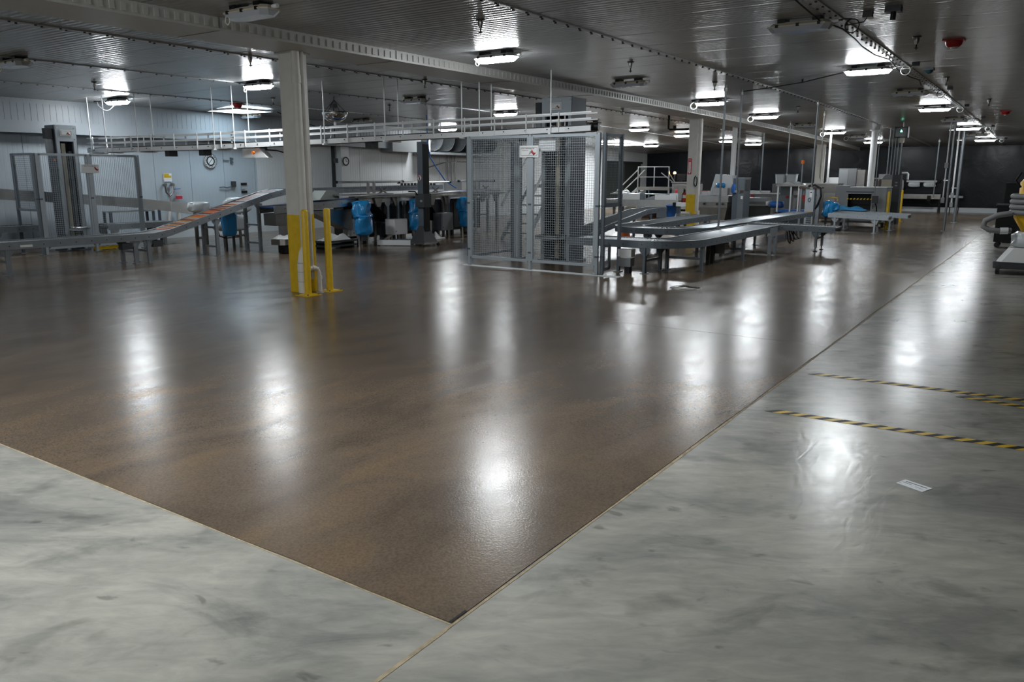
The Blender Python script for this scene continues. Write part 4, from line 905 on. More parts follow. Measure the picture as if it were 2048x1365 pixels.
# vat machine right of the column
t = thing('mixing_vat', (26.9, 9.7, 0), 'rounded stainless vat machine right of the second column', 'machine')
mb = MB(); mb.prism(octa(26.9, 9.65, .55, .66, .25), .20, .62, 0, octa(26.9, 9.65, .6, .7, .2)); mb.prism(octa(26.9, 9.65, .6, .7, .2), .62, .80); mb.build('lower_tank', 'steel_dark', t)
MB().prism(octa(26.9, 9.65, .64, .74, .2), .80, .98).build('upper_band', 'steel', t); MB().prism(octa(26.9, 9.65, .66, .76, .2), .98, 1.01).build('rim', 'steel', t)
for y in (9.3, 9.5, 9.95): MB().cyl((26.27, y, .74), (26.25, y, .74), .035, 12).build('dial', 'darkgrey', t)
legs4(t, 26.4, 27.4, 9.1, 10.2, .22, 'steel_dark', .07)
def wedge_hood(t, x, y, z):
    MB().plate([(x-.25, y+.42, z), (x-.25, y-.36, z), (x-.2, y-.33, z+.66), (x-.2, y+.25, z+.70)], (.55, 0, 0)).build('plastic_cover', 'clearplastic', t)
h_ = thing('covered_control', (26.8, 9.45, 1.01), 'tall control unit under clear plastic on top of the vat', 'machine'); wedge_hood(h_, 26.75, 9.45, 1.03); MB().box(26.4, 9.2, 1.02, 26.5, 9.7, 1.27).build('front_box', 'steel', h_)
bl = thing('blue_motor', (26.4, 9.45, 1.28), 'blue wrapped motor on the covered control of the vat', 'motor'); MB().lathe((26.42, 9.62, 1.36), [(.0, 0), (.07, -.02), (.08, -.12), (.08, -.28), (.05, -.32), (0, -.33)], 14, 0, 'Y').build('body', 'bluebag', bl); MB().cbox(26.44, 9.45, 1.275, .1, .16, .02).build('base', 'steel', bl)
for y, m, hh, lab in ((10.05, 'white', .15, 'white box standing on the left of the vat'), (9.82, 'paper', .10, 'small white carton standing beside the white box on vat')):
    t = thing('carton', (26.6, y, 1.01), lab, 'box'); MB().box(26.55, y-.11, 1.012, 26.75, y+.11, 1.012+hh).build('body', m, t); MB().box(26.54, y-.115, 1.012+hh, 26.76, y+.115, 1.012+hh+.02).build('lid', 'red' if m == 'white' else 'paper', t)
t = thing('hose_coil', (22.75, 8.87, 1.5), 'dark blue hose coil hanging between the second column and its pipe', 'hose')
MB().tube([(22.72+.01*math.sin(k), 8.90+.05*math.sin(.63*k), 1.52+.15*math.cos(.63*k)) for k in range(31)], .014, 6).build('coil', 'teal', t); MB().cbox(22.78, 8.90, 1.68, .05, .04, .05).build('hook', 'steel', t)
# blue-grey enclosure with a white pipe rising behind it
t = thing('tall_cabinet', (26.1, 8.75, 0), 'tall blue-grey steel cabinet in front of the white pipe', 'cabinet')
MB().box(25.95, 8.50, .03, 26.6, 8.87, 1.60).build('body', 'frame_grey', t); MB().box(25.94, 8.70, .05, 25.95, 8.86, 1.58).build('door', 'frame_blue', t); MB().box(25.94, 8.49, 1.60, 26.62, 8.885, 1.62).build('top', 'frame_light', t)
MB().box(26.1, 8.485, 1.20, 26.5, 8.50, 1.55).build('side_window', 'darkgrey', t); MB().cbox(25.93, 8.56, 1.18, .05, .10, .07).build('lever', 'brown', t); MB().cbox(25.935, 8.55, .98, .02, .07, .10).build('switch', 'white', t); MB().box(25.98, 8.52, .004, 26.58, 8.85, .03).build('plinth', 'black', t)
gl = thing('blue_glove', (25.9, 8.85, 1.15), 'dark blue wrapped switch hanging on the left of tall cabinet', 'switch'); mb = MB(); mb.add(*blob((25.88, 8.80, 1.26), .05, .08, .16, 77, .1), 0, True); mb.build('wrap', 'bluehose', gl)
def pipe(x, y, r, z0, label, m='white', name='vertical_pipe', extra=0):
    t = thing(name, (x, y, z0), label, 'pipe'); z1 = cz(x, y)
    MB().cyl((x, y, z0), (x, y, z1+.01), r, 14).build('pipe', m, t); MB().cyl((x, y, z1-.04), (x, y, z1), r*1.6, 14).build('ceiling_collar', m, t)
    return t
def rod(x, y, z0, label, r=.012, m='galv'):
    t = thing('drop_conduit', (x, y, z0), label, 'conduit'); z1 = cz(x, y)
    MB().cyl((x, y, z0), (x, y, z1+.01), r, 8).build('conduit', m, t); MB().cyl((x, y, z1-.12), (x, y, z1-.06), r*1.7, 8).build('coupling', 'steel', t); MB().cbox(x, y, z0, r*3, r*3, .05).build('end_fitting', 'steel', t)
    return t
pipe(26.95, 9.25, .085, 1.5, 'white vertical pipe rising behind the tall blue-grey cabinet'); pipe(32, 5.78, .115, 1.2, 'thick white vertical pipe rising behind the grey scanning machine')
rod(16.37, 5.86, .62, 'long grey conduit dropping to the u-turn conveyor, nearest the camera', .022); rod(17.27, 5.82, 1.35, 'grey conduit dropping in front of the tall blue-grey cabinet', .02); rod(30.0, 9.2, 1.07, 'thin bright conduit dropping behind the blue roll table', .022)
rod(27.0, 7.45, 1.72, 'thin conduit dropping onto the guarded packing machine', .016); rod(20.55, 5.04, 1.38, 'bright conduit dropping in front of the label post machine', .024); rod(23.8, 5.65, 1.6, 'dark thin conduit right of the bright label post conduit', .016, 'steel_dark')
rod(32.0, 7.3, 1.42, 'short white pipe left of the thick white pipe', .04, 'white'); rod(38.0, 4.35, .75, 'thin rod ending at the far dark wall trough', .022)
# blue roll table
t = thing('roll_table', (28.2, 8.6, 0), 'stainless table with white rollers beside the tall cabinet', 'table')
MB().box(27.9, 8.10, .70, 28.7, 9.3, .80).build('tabletop', 'steel', t); MB().box(27.95, 8.35, .80, 28.6, 9.2, .92).build('tray', 'greypaint', t); MB().box(27.93, 8.95, .80, 27.98, 9.2, .98).build('guard', 'white', t); legs4(t, 27.9, 28.7, 8.1, 9.3, .70, 'steel', .06); MB().box(27.95, 8.3, .1, 28.6, 9.25, .62).build('dark_panel', 'doordark', t)
MB().lathe((27.9, 8.32, .73), [(.08, 0), (.08, -.06), (.04, -.07)], 16, 0, 'Y').build('bearing', 'white', t)
t = thing('blue_roll', (27.85, 8.1, .73), 'dark blue wrapped drum at the end of the roller table', 'drum'); MB().lathe((27.9, 8.20, .71), [(0, 0), (.11, -.02), (.115, -.1), (.115, -.42), (.09, -.46), (0, -.47)], 18, 0, 'Y').build('drum', 'bluehose', t); MB().cyl((27.9, 8.0, .004), (27.9, 8.0, .62), .04, 8).build('stand', 'steel_dark', t)
t = thing('rear_counter', (30.5, 9.0, 0), 'long low stainless counter behind the blue roll table', 'counter')
MB().box(30.2, 8.0, 1.0, 30.9, 10.0, 1.05).build('counter_top', 'steel', t); MB().box(30.25, 8.05, .1, 30.85, 9.95, 1.0).build('front', 'greymachine', t); MB().box(30.3, 8.1, .004, 30.8, 9.9, .1).build('plinth', 'black', t); MB().box(30.78, 8.1, 1.05, 31.2, 9.0, 1.375).build('riser_shelf', 'greymachine', t); MB().box(30.3, 9.0, 1.05, 30.6, 9.7, 1.12).build('tray', 'white', t)
MB().cyl((30.19, 9.55, .92), (30.14, 9.55, .92), .06, 12).build('stop_button', 'red', t); MB().cyl((30.19, 8.25, .92), (30.14, 8.25, .92), .05, 12).build('stop_button', 'red', t)
# guarded packing machine with red arm
t = thing('packing_machine', (27.3, 7.3, 0), 'packing machine with clear guard pillars and red arm', 'machine')
MB().box(27.2, 6.8, .004, 28.2, 7.7, .50).build('base', 'darkgrey', t); MB().box(27.1, 6.75, .50, 28.2, 7.75, .56).build('deck', 'bluehose', t)
for y in (7.72, 7.30, 7.05, 6.80): MB().bar((27.1, y, .5), (27.1, y, 1.36), .045, .045).build('guard_post', 'alu', t)
MB().box(27.12, 7.32, .6, 27.13, 7.70, 1.32).build('guard_pane', 'glass', t); MB().box(27.05, 6.75, 1.34, 28.2, 7.78, 1.40).build('top_frame', 'steel', t)
MB().box(27.3, 6.9, 1.05, 28.1, 7.7, 1.34).build('upper_housing', 'greymachine', t)
MB().bar((27.15, 7.06, .62), (27.15, 7.02, 1.08), .05, .06).bar((27.15, 7.02, 1.0), (27.2, 6.85, .98), .06, .10).bar((27.15, 6.88, .85), (27.15, 6.84, 1.05), .06, .06).build('red_arm', 'red', t)
MB().cyl((27.3, 7.02, .004), (27.3, 7.02, .5), .05, 8).build('column_foot', 'darkgrey', t); cloth(27.5, 7.35, 1.405, .3, .35, .10, 'crumpled clear sheet lying on top of the packing machine', 51, 'clearplastic')
for k, y in enumerate((8.75, 8.35)):
    q = thing('clear_bin', (31, y, 1.4), ['left', 'right'][k]+' clear plastic bin on the rear stainless counter', 'bin'); MB().prism(octa(31.0, y, .16, .16, .04), 1.382, 1.72, 0, octa(31.0, y, .18, .18, .04)).build('bin', 'clearplastic', q); MB().cbox(31.0, y, 1.73, .38, .38, .02).build('rim', 'greypaint', q)
t = thing('beacon_pole', (27.0, 6.98, 1.4), 'orange beacon on a thin pole over the packing machine', 'beacon'); MB().cyl((27.06, 6.98, 1.40), (27.06, 6.98, 2.06), .022, 8).build('pole', 'galv', t); MB().lathe((27.06, 6.98, 2.06), [(.05, 0), (.055, .02), (.055, .10), (.04, .12)], 12).build('lens', 'orange', t)
# label post machine
t = thing('label_machine', (26.4, 6.45, 0), 'grey twin post labelling machine with yellow label and black hose', 'machine')
MB().box(26.3, 6.36, .004, 26.55, 6.62, 1.30).build('main_post', 'frame_light', t); MB().box(26.28, 6.18, .004, 26.38, 6.28, 1.25).build('side_post', 'galv', t); MB().box(26.28, 6.74, .10, 26.36, 6.80, 1.28).build('side_post', 'galv', t)
MB().box(26.29, 6.42, 1.02, 26.30, 6.50, 1.22).build('label', 'paper', t); MB().box(26.285, 6.44, 1.15, 26.29, 6.48, 1.19).build('label_print', 'black', t); MB().box(26.29, 6.42, .50, 26.30, 6.54, .58).build('amber_label', 'slat_amber', t)
for k in range(5): MB().box(26.292, 6.40, .20+.06*k, 26.30, 6.56, .235+.06*k).build('vent_bar', 'darkgrey', t)
MB().box(26.25, 6.15, 1.29, 26.6, 6.84, 1.33).build('top_bar', 'brown', t); MB().tube([(26.3, 6.55, 1.36), (26.25, 6.35, 1.40), (26.2, 6.16, 1.30), (26.2, 6.13, 1.05), (26.25, 6.22, .80), (26.3, 6.30, .65)], .03, 8).build('hose', 'black', t)
MB().tube([(26.29, 6.50+.035*math.cos(k*.63), .93+.06*math.sin(k*.63)) for k in range(10)], .01, 6, closed=True).build('handle_ring', 'darkgrey', t)
t = thing('bagged_motor', (26.2, 5.85, 0), 'blue plastic bag drooping beside the label post machine', 'bag', 'blue plastic bags over motors')
mb = MB(); mb.add(*blob((26.6, 5.98, .66), .16, .16, .26, 61, .14), 0, True); mb.build('lower_bag', 'bluebag', t); mb = MB(); mb.add(*blob((26.68, 5.80, .72), .14, .13, .14, 64, .1), 0, True); mb.build('upper_bag', 'bluebag', t)
for y in (5.85, 6.05): MB().bar((26.7, y, .004), (26.7, y, .5), .06, .06).build('leg', 'darkgrey', t)
MB().tube([(26.75, 5.75, .9), (26.75, 5.75, 1.0), (26.75, 6.05, 1.0), (26.75, 6.05, .9)], .016, 6).build('yellow_handle', 'yellow', t)
cloth(27.5, 5.55, .60, .28, .50, .16, 'light blue plastic sheet spread over the conveyor at scanning machine', 71, 'bluesheet')
# large stainless machine and cabinets behind
t = thing('stainless_oven', (31.4, 7.2, 0), 'wide stainless machine behind the label post machine', 'machine')
MB().box(31.0, 6.7, .10, 31.9, 8.0, 1.38).build('body', 'steel_dark', t); MB().box(30.98, 6.68, 1.38, 31.92, 8.02, 1.41).build('top', 'steel', t); MB().box(30.985, 6.75, .35, 31.0, 7.15, 1.05).build('door', 'steel', t); MB().box(30.985, 7.25, .95, 31.0, 7.9, 1.0).build('rail', 'darkgrey', t); legs4(t, 31.0, 31.9, 6.7, 8.0, .12, 'darkgrey')
for z in (.78, .84): MB().cyl((30.98, 6.72, z), (30.93, 6.72, z), .035, 10).build('orange_button', 'orange', t)
t = thing('upright_cabinet', (32.5, 6.6, 0), 'tall stainless cabinet rising behind the grey scanning machine', 'cabinet')
MB().box(32.2, 6.33, .05, 32.9, 6.95, 1.95).build('body', 'greymachine', t); MB().box(32.19, 6.62, .10, 32.2, 6.93, 1.90).build('door', 'greypaint', t); MB().box(32.3, 6.05, .9, 32.85, 6.33, 1.9).build('side_hood', 'steel_dark', t); MB().box(32.25, 6.35, .004, 32.85, 6.9, .05).build('plinth', 'black', t)
MB().box(32.2, 6.95, 1.35, 32.6, 7.30, 1.62).build('white_box', 'white', t)
t = thing('rack_unit', (35.2, 6.3, 0), 'dark grey rack of grilles behind the thick white pipe', 'rack')
MB().box(35.0, 5.75, 1.55, 35.5, 6.95, 1.60).build('top_shelf', 'steel_dark', t)
for k in range(9): MB().box(35.0, 5.8+.125*k, .9, 35.03, 5.88+.125*k, 1.55).build('grille_slat', 'darkgrey', t)
legs4(t, 35.0, 35.5, 5.75, 6.95, 1.55, 'steel_dark'); MB().box(35.05, 5.75, .9, 35.5, 6.95, .94).build('lower_shelf', 'steel_dark', t)
# scanning machine
t = thing('scanning_machine', (28.9, 5.4, 0), 'grey box scanning machine with black opening and striped bar', 'machine')
x0 = 28.4
MB().box(x0, 5.78, .15, 29.4, 6.18, 1.36).build('left_housing', 'greypaint', t); MB().box(x0, 4.62, .15, 29.4, 5.06, 1.30).build('right_housing', 'greypaint', t); MB().box(x0, 5.06, 1.10, 29.4, 5.78, 1.30).build('top_housing', 'greypaint', t); MB().box(x0, 5.06, .15, 29.4, 5.78, .56).build('lower_housing', 'greypaint', t)
MB().box(x0+.35, 5.06, .56, x0+.4, 5.78, 1.10).build('dark_curtain', 'black', t); MB().box(x0+.02, 5.05, .56, x0+.35, 5.06, 1.1).build('tunnel_wall', 'black', t); MB().box(x0+.02, 5.78, .56, x0+.35, 5.79, 1.1).build('tunnel_wall', 'black', t)
MB().box(x0-.02, 4.60, 1.30, 29.42, 5.74, 1.325).build('white_top', 'white', t); MB().box(x0-.03, 5.0, 1.15, x0, 5.84, 1.18).build('header_strip', 'frame_blue', t)
mb = MB()
for k in range(16):
    y = 5.82-.052*k; mb.plate([(x0-.04, y, .91), (x0-.04, y-.052, .91), (x0-.04, y-.082, .955), (x0-.04, y-.03, .955)], (.012, 0, 0), k % 2)
mb.build('striped_bar', ['yellow', 'black'], t); MB().box(x0-.10, 5.0, .52, x0, 5.9, .56).build('entry_shelf', 'steel', t)
mb = MB(); mb.box(x0-.008, 4.98, .62, x0, 5.0, .76); mb.box(x0-.008, 4.90, .74, x0, 5.0, .76); mb.box(x0-.008, 4.92, .68, x0, 5.0, .70); mb.build('letter_mark', 'brown', t); legs4(t, x0, 29.4, 4.62, 6.18, .16, 'darkgrey', .08)
t = thing('pendant_switch', (28.2, 4.9, .95), 'dark switch box on a cable before the scanning machine', 'switch'); MB().cyl((28.15, 4.92, .9), (28.15, 4.93, cz(28, 4.9)+.01), .014, 8).build('conduit', 'galv', t); MB().cbox(28.15, 4.90, .93, .10, .17, .24).build('box', 'darkgrey', t); MB().tube([(28.15, 4.88, .82), (28.2, 4.84, .68), (28.25, 4.83, .5), (28.22, 4.82, .3)], .02, 6).build('cable', 'black', t)
# electrical cabinet with conduits
t = thing('electrical_cabinet', (31.2, 4.9, 0), 'beige and dark electrical cabinet with five conduits rising from it', 'cabinet')
MB().box(30.9, 4.88, .55, 31.35, 5.22, 1.55).build('beige_door', 'housing', t); MB().box(30.92, 4.62, .004, 31.4, 4.88, 1.72).build('dark_side', 'darkgrey', t); MB().box(31.0, 4.9, .004, 31.35, 5.2, .55).build('lower_frame', 'black', t); MB().prism([(30.9, 4.88), (31.35, 4.88), (31.35, 5.22), (30.9, 5.22)], 1.55, 1.72, 0, [(30.95, 4.88), (31.3, 4.88), (31.3, 5.12), (30.95, 5.12)]).build('cable_hood', 'greypaint', t)
for k in range(5): MB().cyl((31.1, 4.72+.095*k, 1.68), (31.1, 4.72+.095*k, cz(31, 4.9)+.01), .024, 8).build('conduit', 'galv', t)
for z in (1.45, 1.35): MB().cbox(30.915, 4.74, z, .01, .08, .05).build('display', 'greypaint', t)
MB().tube([(31.1, 4.62, 1.78), (31.1, 4.45, 1.78), (31.1, 4.42, 1.74), (31.1, 4.42, 1.55)], .035, 8).build('side_conduit', 'white', t)
# wall trough and wrapped roll units on the far wall
t = thing('wall_trough', (42.2, 5.4, 0), 'brownish stainless trough table along the far dark wall', 'trough')
MB().box(41.9, 4.5, .62, 42.5, 6.5, .84).build('trough', 'steel_dark', t); legs4(t, 41.9, 42.5, 4.5, 6.5, .62, 'black'); MB().box(41.85, 4.9, .52, 41.9, 5.05, .78).build('valve_box', 'black', t); MB().tube([(41.85, 4.97, .5), (41.85, 4.85, .36), (41.85, 4.7, .34), (41.85, 4.55, .5)], .015, 6).build('hose', 'black', t)
t = thing('hand_basin', (42.2, 3.9, 0), 'small white basin unit right of the wall trough', 'basin'); MB().box(42.0, 3.85, .70, 42.3, 4.2, .80).build('basin', 'white', t); MB().box(42.05, 3.6, .68, 42.3, 3.85, .78).build('side_tray', 'greygreen', t)
for y in (3.75, 4.1): MB().bar((42.2, y, .004), (42.2, y, .70), .04, .04).build('leg', 'black', t)
t = thing('wrapped_roll', (42.6, 5.6, 1.2), 'plastic wrapped roll rack on the far dark wall', 'rack'); MB().cyl((42.7, 6.1, 1.42), (42.7, 4.8, 1.42), .05, 10).build('roll', 'alu', t)
for y in (5.75, 5.1): mb = MB(); mb.add(*blob((42.7, y, 1.27), .08, .26, .12, int(y*10), .05), 0, True); mb.build('wrapped_pack', 'clearplastic', t)
mb = MB(); mb.add(*blob((42.65, 6.35, 1.2), .08, .15, .32, 91, .05), 0, True); mb.build('wrapped_arm', 'clearplastic', t); MB().box(42.75, 4.7, 1.36, 43.0, 6.6, 1.48).build('wall_rail', 'black', t)
t = thing('far_cabinet', (40.5, 6.9, 0), 'brownish cabinet half hidden behind the electrical cabinet', 'cabinet'); MB().box(40.3, 6.4, .3, 40.8, 7.1, 1.45).build('body', 'brown', t); MB().box(40.3, 6.5, 1.45, 40.8, 6.95, 1.75).build('top_box', 'greymachine', t); legs4(t, 40.3, 40.8, 6.4, 7.1, .3, 'black')
# far platform with stairs, console and amber lamp
t = thing('service_platform', (36.5, 16.2, 0), 'raised grey steel platform with stair rails by the dark doorway', 'platform')
MB().box(36.0, 15.4, .98, 37.4, 17.1, 1.12).build('deck', 'steel_dark', t); legs4(t, 36.0, 37.4, 15.4, 17.1, .98, 'frame_grey', .07)
for y in (15.45, 16.2, 17.05): MB().bar((36.02, y, 1.1), (36.02, y, 2.1), .05, .05).build('rail_post', 'steel', t)
for z in (1.6, 2.08): MB().bar((36.02, 15.45, z), (36.02, 17.05, z), .04, .04).build('hand_rail', 'steel', t)
for x in (36.1, 36.9):
    MB().bar((x, 17.1, 1.05), (x, 18.2, .05), .06, .12).build('stair_stringer', 'steel', t); MB().bar((x, 17.1, 1.95), (x, 18.2, .95), .05, .05).build('stair_rail', 'steel', t); MB().bar((x, 18.15, .02), (x, 18.15, 1.0), .04, .04).build('rail_post', 'steel', t)
for k in range(5): MB().box(36.1, 17.15+.21*k, .88-.2*k, 36.9, 17.38+.21*k, .91-.2*k).build('stair_tread', 'steel', t)
st = thing('step_ladder', (17.6, 12.0, 0), 'steel platform steps with slanted rails seen through the middle cage', 'stairs')
for y in (11.3, 12.1):
    MB().bar((17.3, y, .02), (18.6, y, 1.4), .05, .10).build('stringer', 'frame_light', st); MB().bar((17.3, y, .9), (18.6, y, 2.3), .05, .05).build('hand_rail', 'alu', st); MB().bar((18.6, y, .004), (18.6, y, 2.3), .05, .05).build('post', 'steel', st)
for k in range(6): MB().box(17.35+.22*k, 11.3, .18+.236*k, 17.57+.22*k, 12.1, .21+.236*k).build('tread', 'steel_dark', st)
MB().box(18.6, 11.3, 1.38, 19.6, 12.1, 1.44).build('landing', 'steel_dark', st)
for y in (11.3, 12.1): MB().bar((19.55, y, .004), (19.55, y, 2.3), .05, .05).build('post', 'steel', st)
t = thing('grey_counter', (36.6, 14.9, 0), 'grey machine counter left of the second column in the far back', 'counter')
MB().box(36.2, 14.2, .1, 37.2, 15.35, 1.33).build('body', 'greymachine', t); MB().box(36.15, 14.15, 1.33, 37.25, 15.38, 1.37).build('top', 'steel', t); MB().box(36.18, 14.6, .3, 36.2, 15.2, 1.2).build('door', 'steel_dark', t)
MB().bar((36.15, 15.3, 1.37), (36.15, 15.9, 1.8), .04, .04).bar((36.15, 15.2, 1.37), (36.15, 15.55, 1.85), .04, .04).build('slanted_rail', 'steel', t)
for k, y in enumerate((15.0, 14.55)):
    q = thing('monitor', (36.5, y, 1.37), ['left', 'right'][k]+' black monitor standing on the grey machine counter', 'monitor'); MB().box(36.45, y-.2, 1.45, 36.5, y+.2, 1.75).build('screen', 'black', q); MB().cbox(36.5, y, 1.41, .12, .16, .08).build('stand', 'black', q)
t = thing('amber_lamp', (36.3, 15.3, 1.37), 'glowing amber warning lamp above the grey machine counter', 'lamp'); MB().cyl((36.3, 15.28, 1.37), (36.3, 15.28, 1.74), .025, 8).build('stem', 'darkgrey', t); MB().lathe((36.3, 15.28, 1.74), [(.06, 0), (.065, .06), (.04, .11), (0, .12)], 12).build('lens', 'amber_lit', t)
t = thing('traffic_cone', (20.0, 9.8, 0), 'orange traffic cone behind the right edge of the middle cage', 'cone'); MB().lathe((20.0, 9.80, .03), [(.14, 0), (.03, .42), (.02, .43), (0, .43)], 16).build('cone', 'orange', t); MB().cbox(20.0, 9.80, .02, .32, .32, .03).build('base', 'orange', t)
# poles at right
def polepair(x, y, r, dy, label, boxes):
    t = thing('service_pole', (x, y, 0), label, 'pole'); z1 = cz(x, y)
    MB().cyl((x, y, .004), (x, y, z1+.01), r, 12).build('pole', 'galv', t); MB().cyl((x, y+dy, boxes[0]), (x, y+dy, z1+.01), r*.6, 8).build('conduit', 'alu', t)
    MB().lathe((x, y, .004), [(r*2.4, 0), (r*2.4, .012), (r, .014)], 12).build('floor_flange', 'galv', t)
    for z in (boxes[0]+.6, z1-.35): MB().bar((x, y-r, z), (x, y+dy+r, z), .02, .03).build('clamp', 'steel', t)
    for z in boxes: MB().cbox(x-.02, y+dy, z, .09, .10, .16).build('outlet_box', 'greypaint', t)
polepair(27.95, 2.81, .035, .12, 'galvanised service pole nearest the grey walkway', [.95, 2.0]); polepair(33.4, 3.05, .05, .16, 'farther galvanised service pole with small outlet boxes', [.65, 1.0])
# hanging exit box
t = thing('hanging_sign_box', (29.0, 4.45, 3.0), 'dark hanging box with small glowing green reflection mark', 'sign')
z = cz(29, 4.45); MB().cyl((29.0, 4.40, z-.15), (29.0, 4.40, z+.01), .012, 8).build('hanger', 'steel', t); MB().box(28.9, 4.24, z-.48, 29.2, 4.62, z-.14).build('housing', 'black', t); MB().box(28.885, 4.27, z-.45, 28.9, 4.60, z-.17).build('glass_front', 'teal', t)
MB().plate([(28.88, 4.46, z-.28), (28.88, 4.40, z-.28), (28.88, 4.43, z-.23)], (.004, 0, 0)).box(28.88, 4.40, z-.305, 28.884, 4.46, z-.29).build('green_reflection', 'green_glow', t); MB().cbox(28.95, 4.40, z-.56, .08, .13, .16).build('lower_box', 'housing', t)  # the green mark is a reflection on the glass, drawn as a glowing shape

# ------------------------------------------------------------------ small ceiling devices
def sprinkler(x, y, label, big=False):
    z = cz(x, y); t = thing('sprinkler_head', (x, y, z), label, 'sprinkler', 'sprinkler heads on the ceiling')
    MB().lathe((x, y, z-.015), [(.055, .015), (.055, .005), (.03, -.0)], 12).build('escutcheon', 'darkgrey', t); MB().lathe((x, y, z-.10), [(.018, 0), (.026, .03), (.034, .06), (.03, .09)], 12).build('body', 'steel_dark', t)
    MB().lathe((x, y, z-.16), [(.008, .06), (.008, .02), (.028, .018), (.028, .012), (.006, .01), (.004, -.01)], 10).build('deflector', 'black', t)
for x, y, lab in ((8.02, 5.91, 'sprinkler head before the nearest lit light right of beam'), (8.39, 10.63, 'sprinkler head on ceiling strip left of the nearest column'), (12.25, 6.0, 'sprinkler head before the unlit light above the middle cage'), (8.76, 15.84, 'sprinkler head near the left guard cage, left of the light'), (12.26, 10.38, 'sprinkler head on ceiling above the overhead conveyor'), (15.95, 14.73, 'sprinkler head behind the overhead conveyor near the mirror dome'), (15.75, 5.87, 'sprinkler head before the second lit light right of beam'), (12.17, 1.79, 'sprinkler head beside the red alarm at right'), (12.9, 15.6, 'small sprinkler head above the long overhead rods'), (17.26, 1.97, 'sprinkler head behind the black ceiling camera'), (22.3, 1.6, 'farther sprinkler head in the walkway row'), (20.4, 10.2, 'sprinkler head left of the second column'), (22.0, 5.9, 'sprinkler head between the conduits over u-turn conveyor')): sprinkler(x, y, lab)
def alarm(x, y, label):
    z = cz(x, y); t = thing('fire_alarm', (x, y, z), label, 'alarm', 'red ceiling alarms'); MB().cbox(x, y, z-.012, .26, .26, .024).build('base', 'red', t); MB().lathe((x, y, z-.10), [(.07, 0), (.10, .03), (.11, .08)], 16).build('horn', 'red', t); MB().lathe((x, y, z-.125), [(0, 0), (.03, .006), (.035, .025)], 12).build('strobe_lens', 'white', t)
alarm(12.71, 1.41, 'red ceiling alarm above the walkway, nearest the camera'); alarm(26.0, 1.45, 'farther red ceiling alarm above the walkway'); alarm(13.16, 17.27, 'red ceiling alarm beside the bright daylight panel')
t = thing('ceiling_camera', (15.73, 2.08, 3.45), 'black dome camera on the ceiling right of the second light', 'camera'); z = cz(15.7, 2.1); MB().cbox(15.73, 2.08, z-.02, .16, .16, .04).build('base', 'darkgrey', t); MB().lathe((15.73, 2.08, z-.10), [(0, 0), (.04, .01), (.065, .04), (.07, .07)], 14).build('dome', 'teal', t)
t = thing('junction_box', (9.92, 2.0, 3.4), 'grey junction box with black plug on ceiling before nearest walkway light', 'box'); z = cz(9.9, 2); MB().cbox(9.92, 1.72, z-.03, .14, .16, .06).build('box', 'darkgrey', t); MB().cyl((9.92, 1.72, z-.14), (9.92, 1.72, z-.06), .03, 8).build('plug', 'black', t)
t = thing('ceiling_cable', (12, 3, 3.45), 'thin dark cable sagging across the ceiling strip', 'cable')
pts = [(17.3, 5.82, cz(17, 5)-.05), (17.0, 5.2, cz(17, 5)-.04), (16.2, 4.3, cz(16, 4)-.06), (15.4, 3.5, cz(15, 3)-.04), (14.9, 2.9, cz(14, 2)-.02)]
MB().tube(pts, .010, 6).build('cable', 'rubber', t); MB().cbox(16.2, 4.3, cz(16, 4)-.03, .03, .03, .06).build('clip', 'black', t)
t = thing('ceiling_cable', (9, 2.4, 3.45), 'dark cable following the bolted ceiling strip above the walkway', 'cable')
MB().tube([(6.0+.8*k, 2.47+.05*math.sin(k*1.7), cz(6+.8*k, 2.4)-.035-.02*(k % 2)) for k in range(16)], .009, 6).build('cable', 'rubber', t)
t = thing('water_pipe', (8.3, 9.6, 3.2), 'black bent water pipe from the ceiling to the nearest column', 'pipe'); MB().tube([(8.25, 9.75, cz(8.2, 9.7)-.004), (8.25, 9.75, 3.20), (8.22, 9.70, 3.16), (8.0, 9.27, 3.15)], .028, 8).build('pipe', 'black', t); MB().cyl((8.25, 9.75, 3.44), (8.25, 9.75, 3.48), .06, 10).build('flange', 'black', t)
t = thing('water_pipe', (22.9, 9.9, 3.1), 'black bent water pipe beside the top of the second column', 'pipe'); MB().tube([(22.9, 9.9, cz(22.9, 9.9)-.004), (22.9, 9.9, 3.06), (22.9, 9.85, 3.03), (22.9, 9.25, 3.03)], .03, 8).build('pipe', 'black', t); MB().cyl((22.9, 9.7, 3.03), (22.9, 9.7, 3.14), .05, 10).build('valve', 'black', t)

# ------------------------------------------------------------------ walkway: tool carts, vacuum, tapes, floor label
t = thing('tool_cart', (22.4, .8, 0), 'black wheeled tool cart on the walkway at right edge', 'cart')
MB().box(22.2, .15, .14, 22.75, 1.16, 1.0).build('body', 'black', t); MB().box(22.17, .12, 1.0, 22.78, 1.19, 1.03).build('top', 'darkgrey', t)
for k in range(4): MB().box(22.192, .22, .20+.19*k, 22.2, 1.10, .36+.19*k).build('drawer', 'black', t)
MB().bar((22.18, .60, .95), (22.18, .85, .95), .012, .012).build('pull_bar', 'steel_dark', t)
for y in (.25, 1.08):
    for x in (22.28, 22.68):
        c_ = MB().cyl((x-.02, y, .068), (x+.02, y, .068), .062, 14).build('castor_wheel', 'rubber', t); MB().cbox(x, y, .125, .05, .05, .03).build('fork', 'darkgrey', c_)
t = thing('dark_cabinet', (24.1, .6, 0), 'taller black cabinet standing behind the tool cart', 'cabinet'); MB().box(23.9, -.2, .06, 24.5, 1.12, 1.52).build('body', 'black', t); MB().box(23.89, .5, .12, 23.9, 1.08, 1.46).build('door', 'black', t); MB().box(23.95, -.15, .004, 24.45, 1.05, .06).build('plinth', 'darkgrey', t)
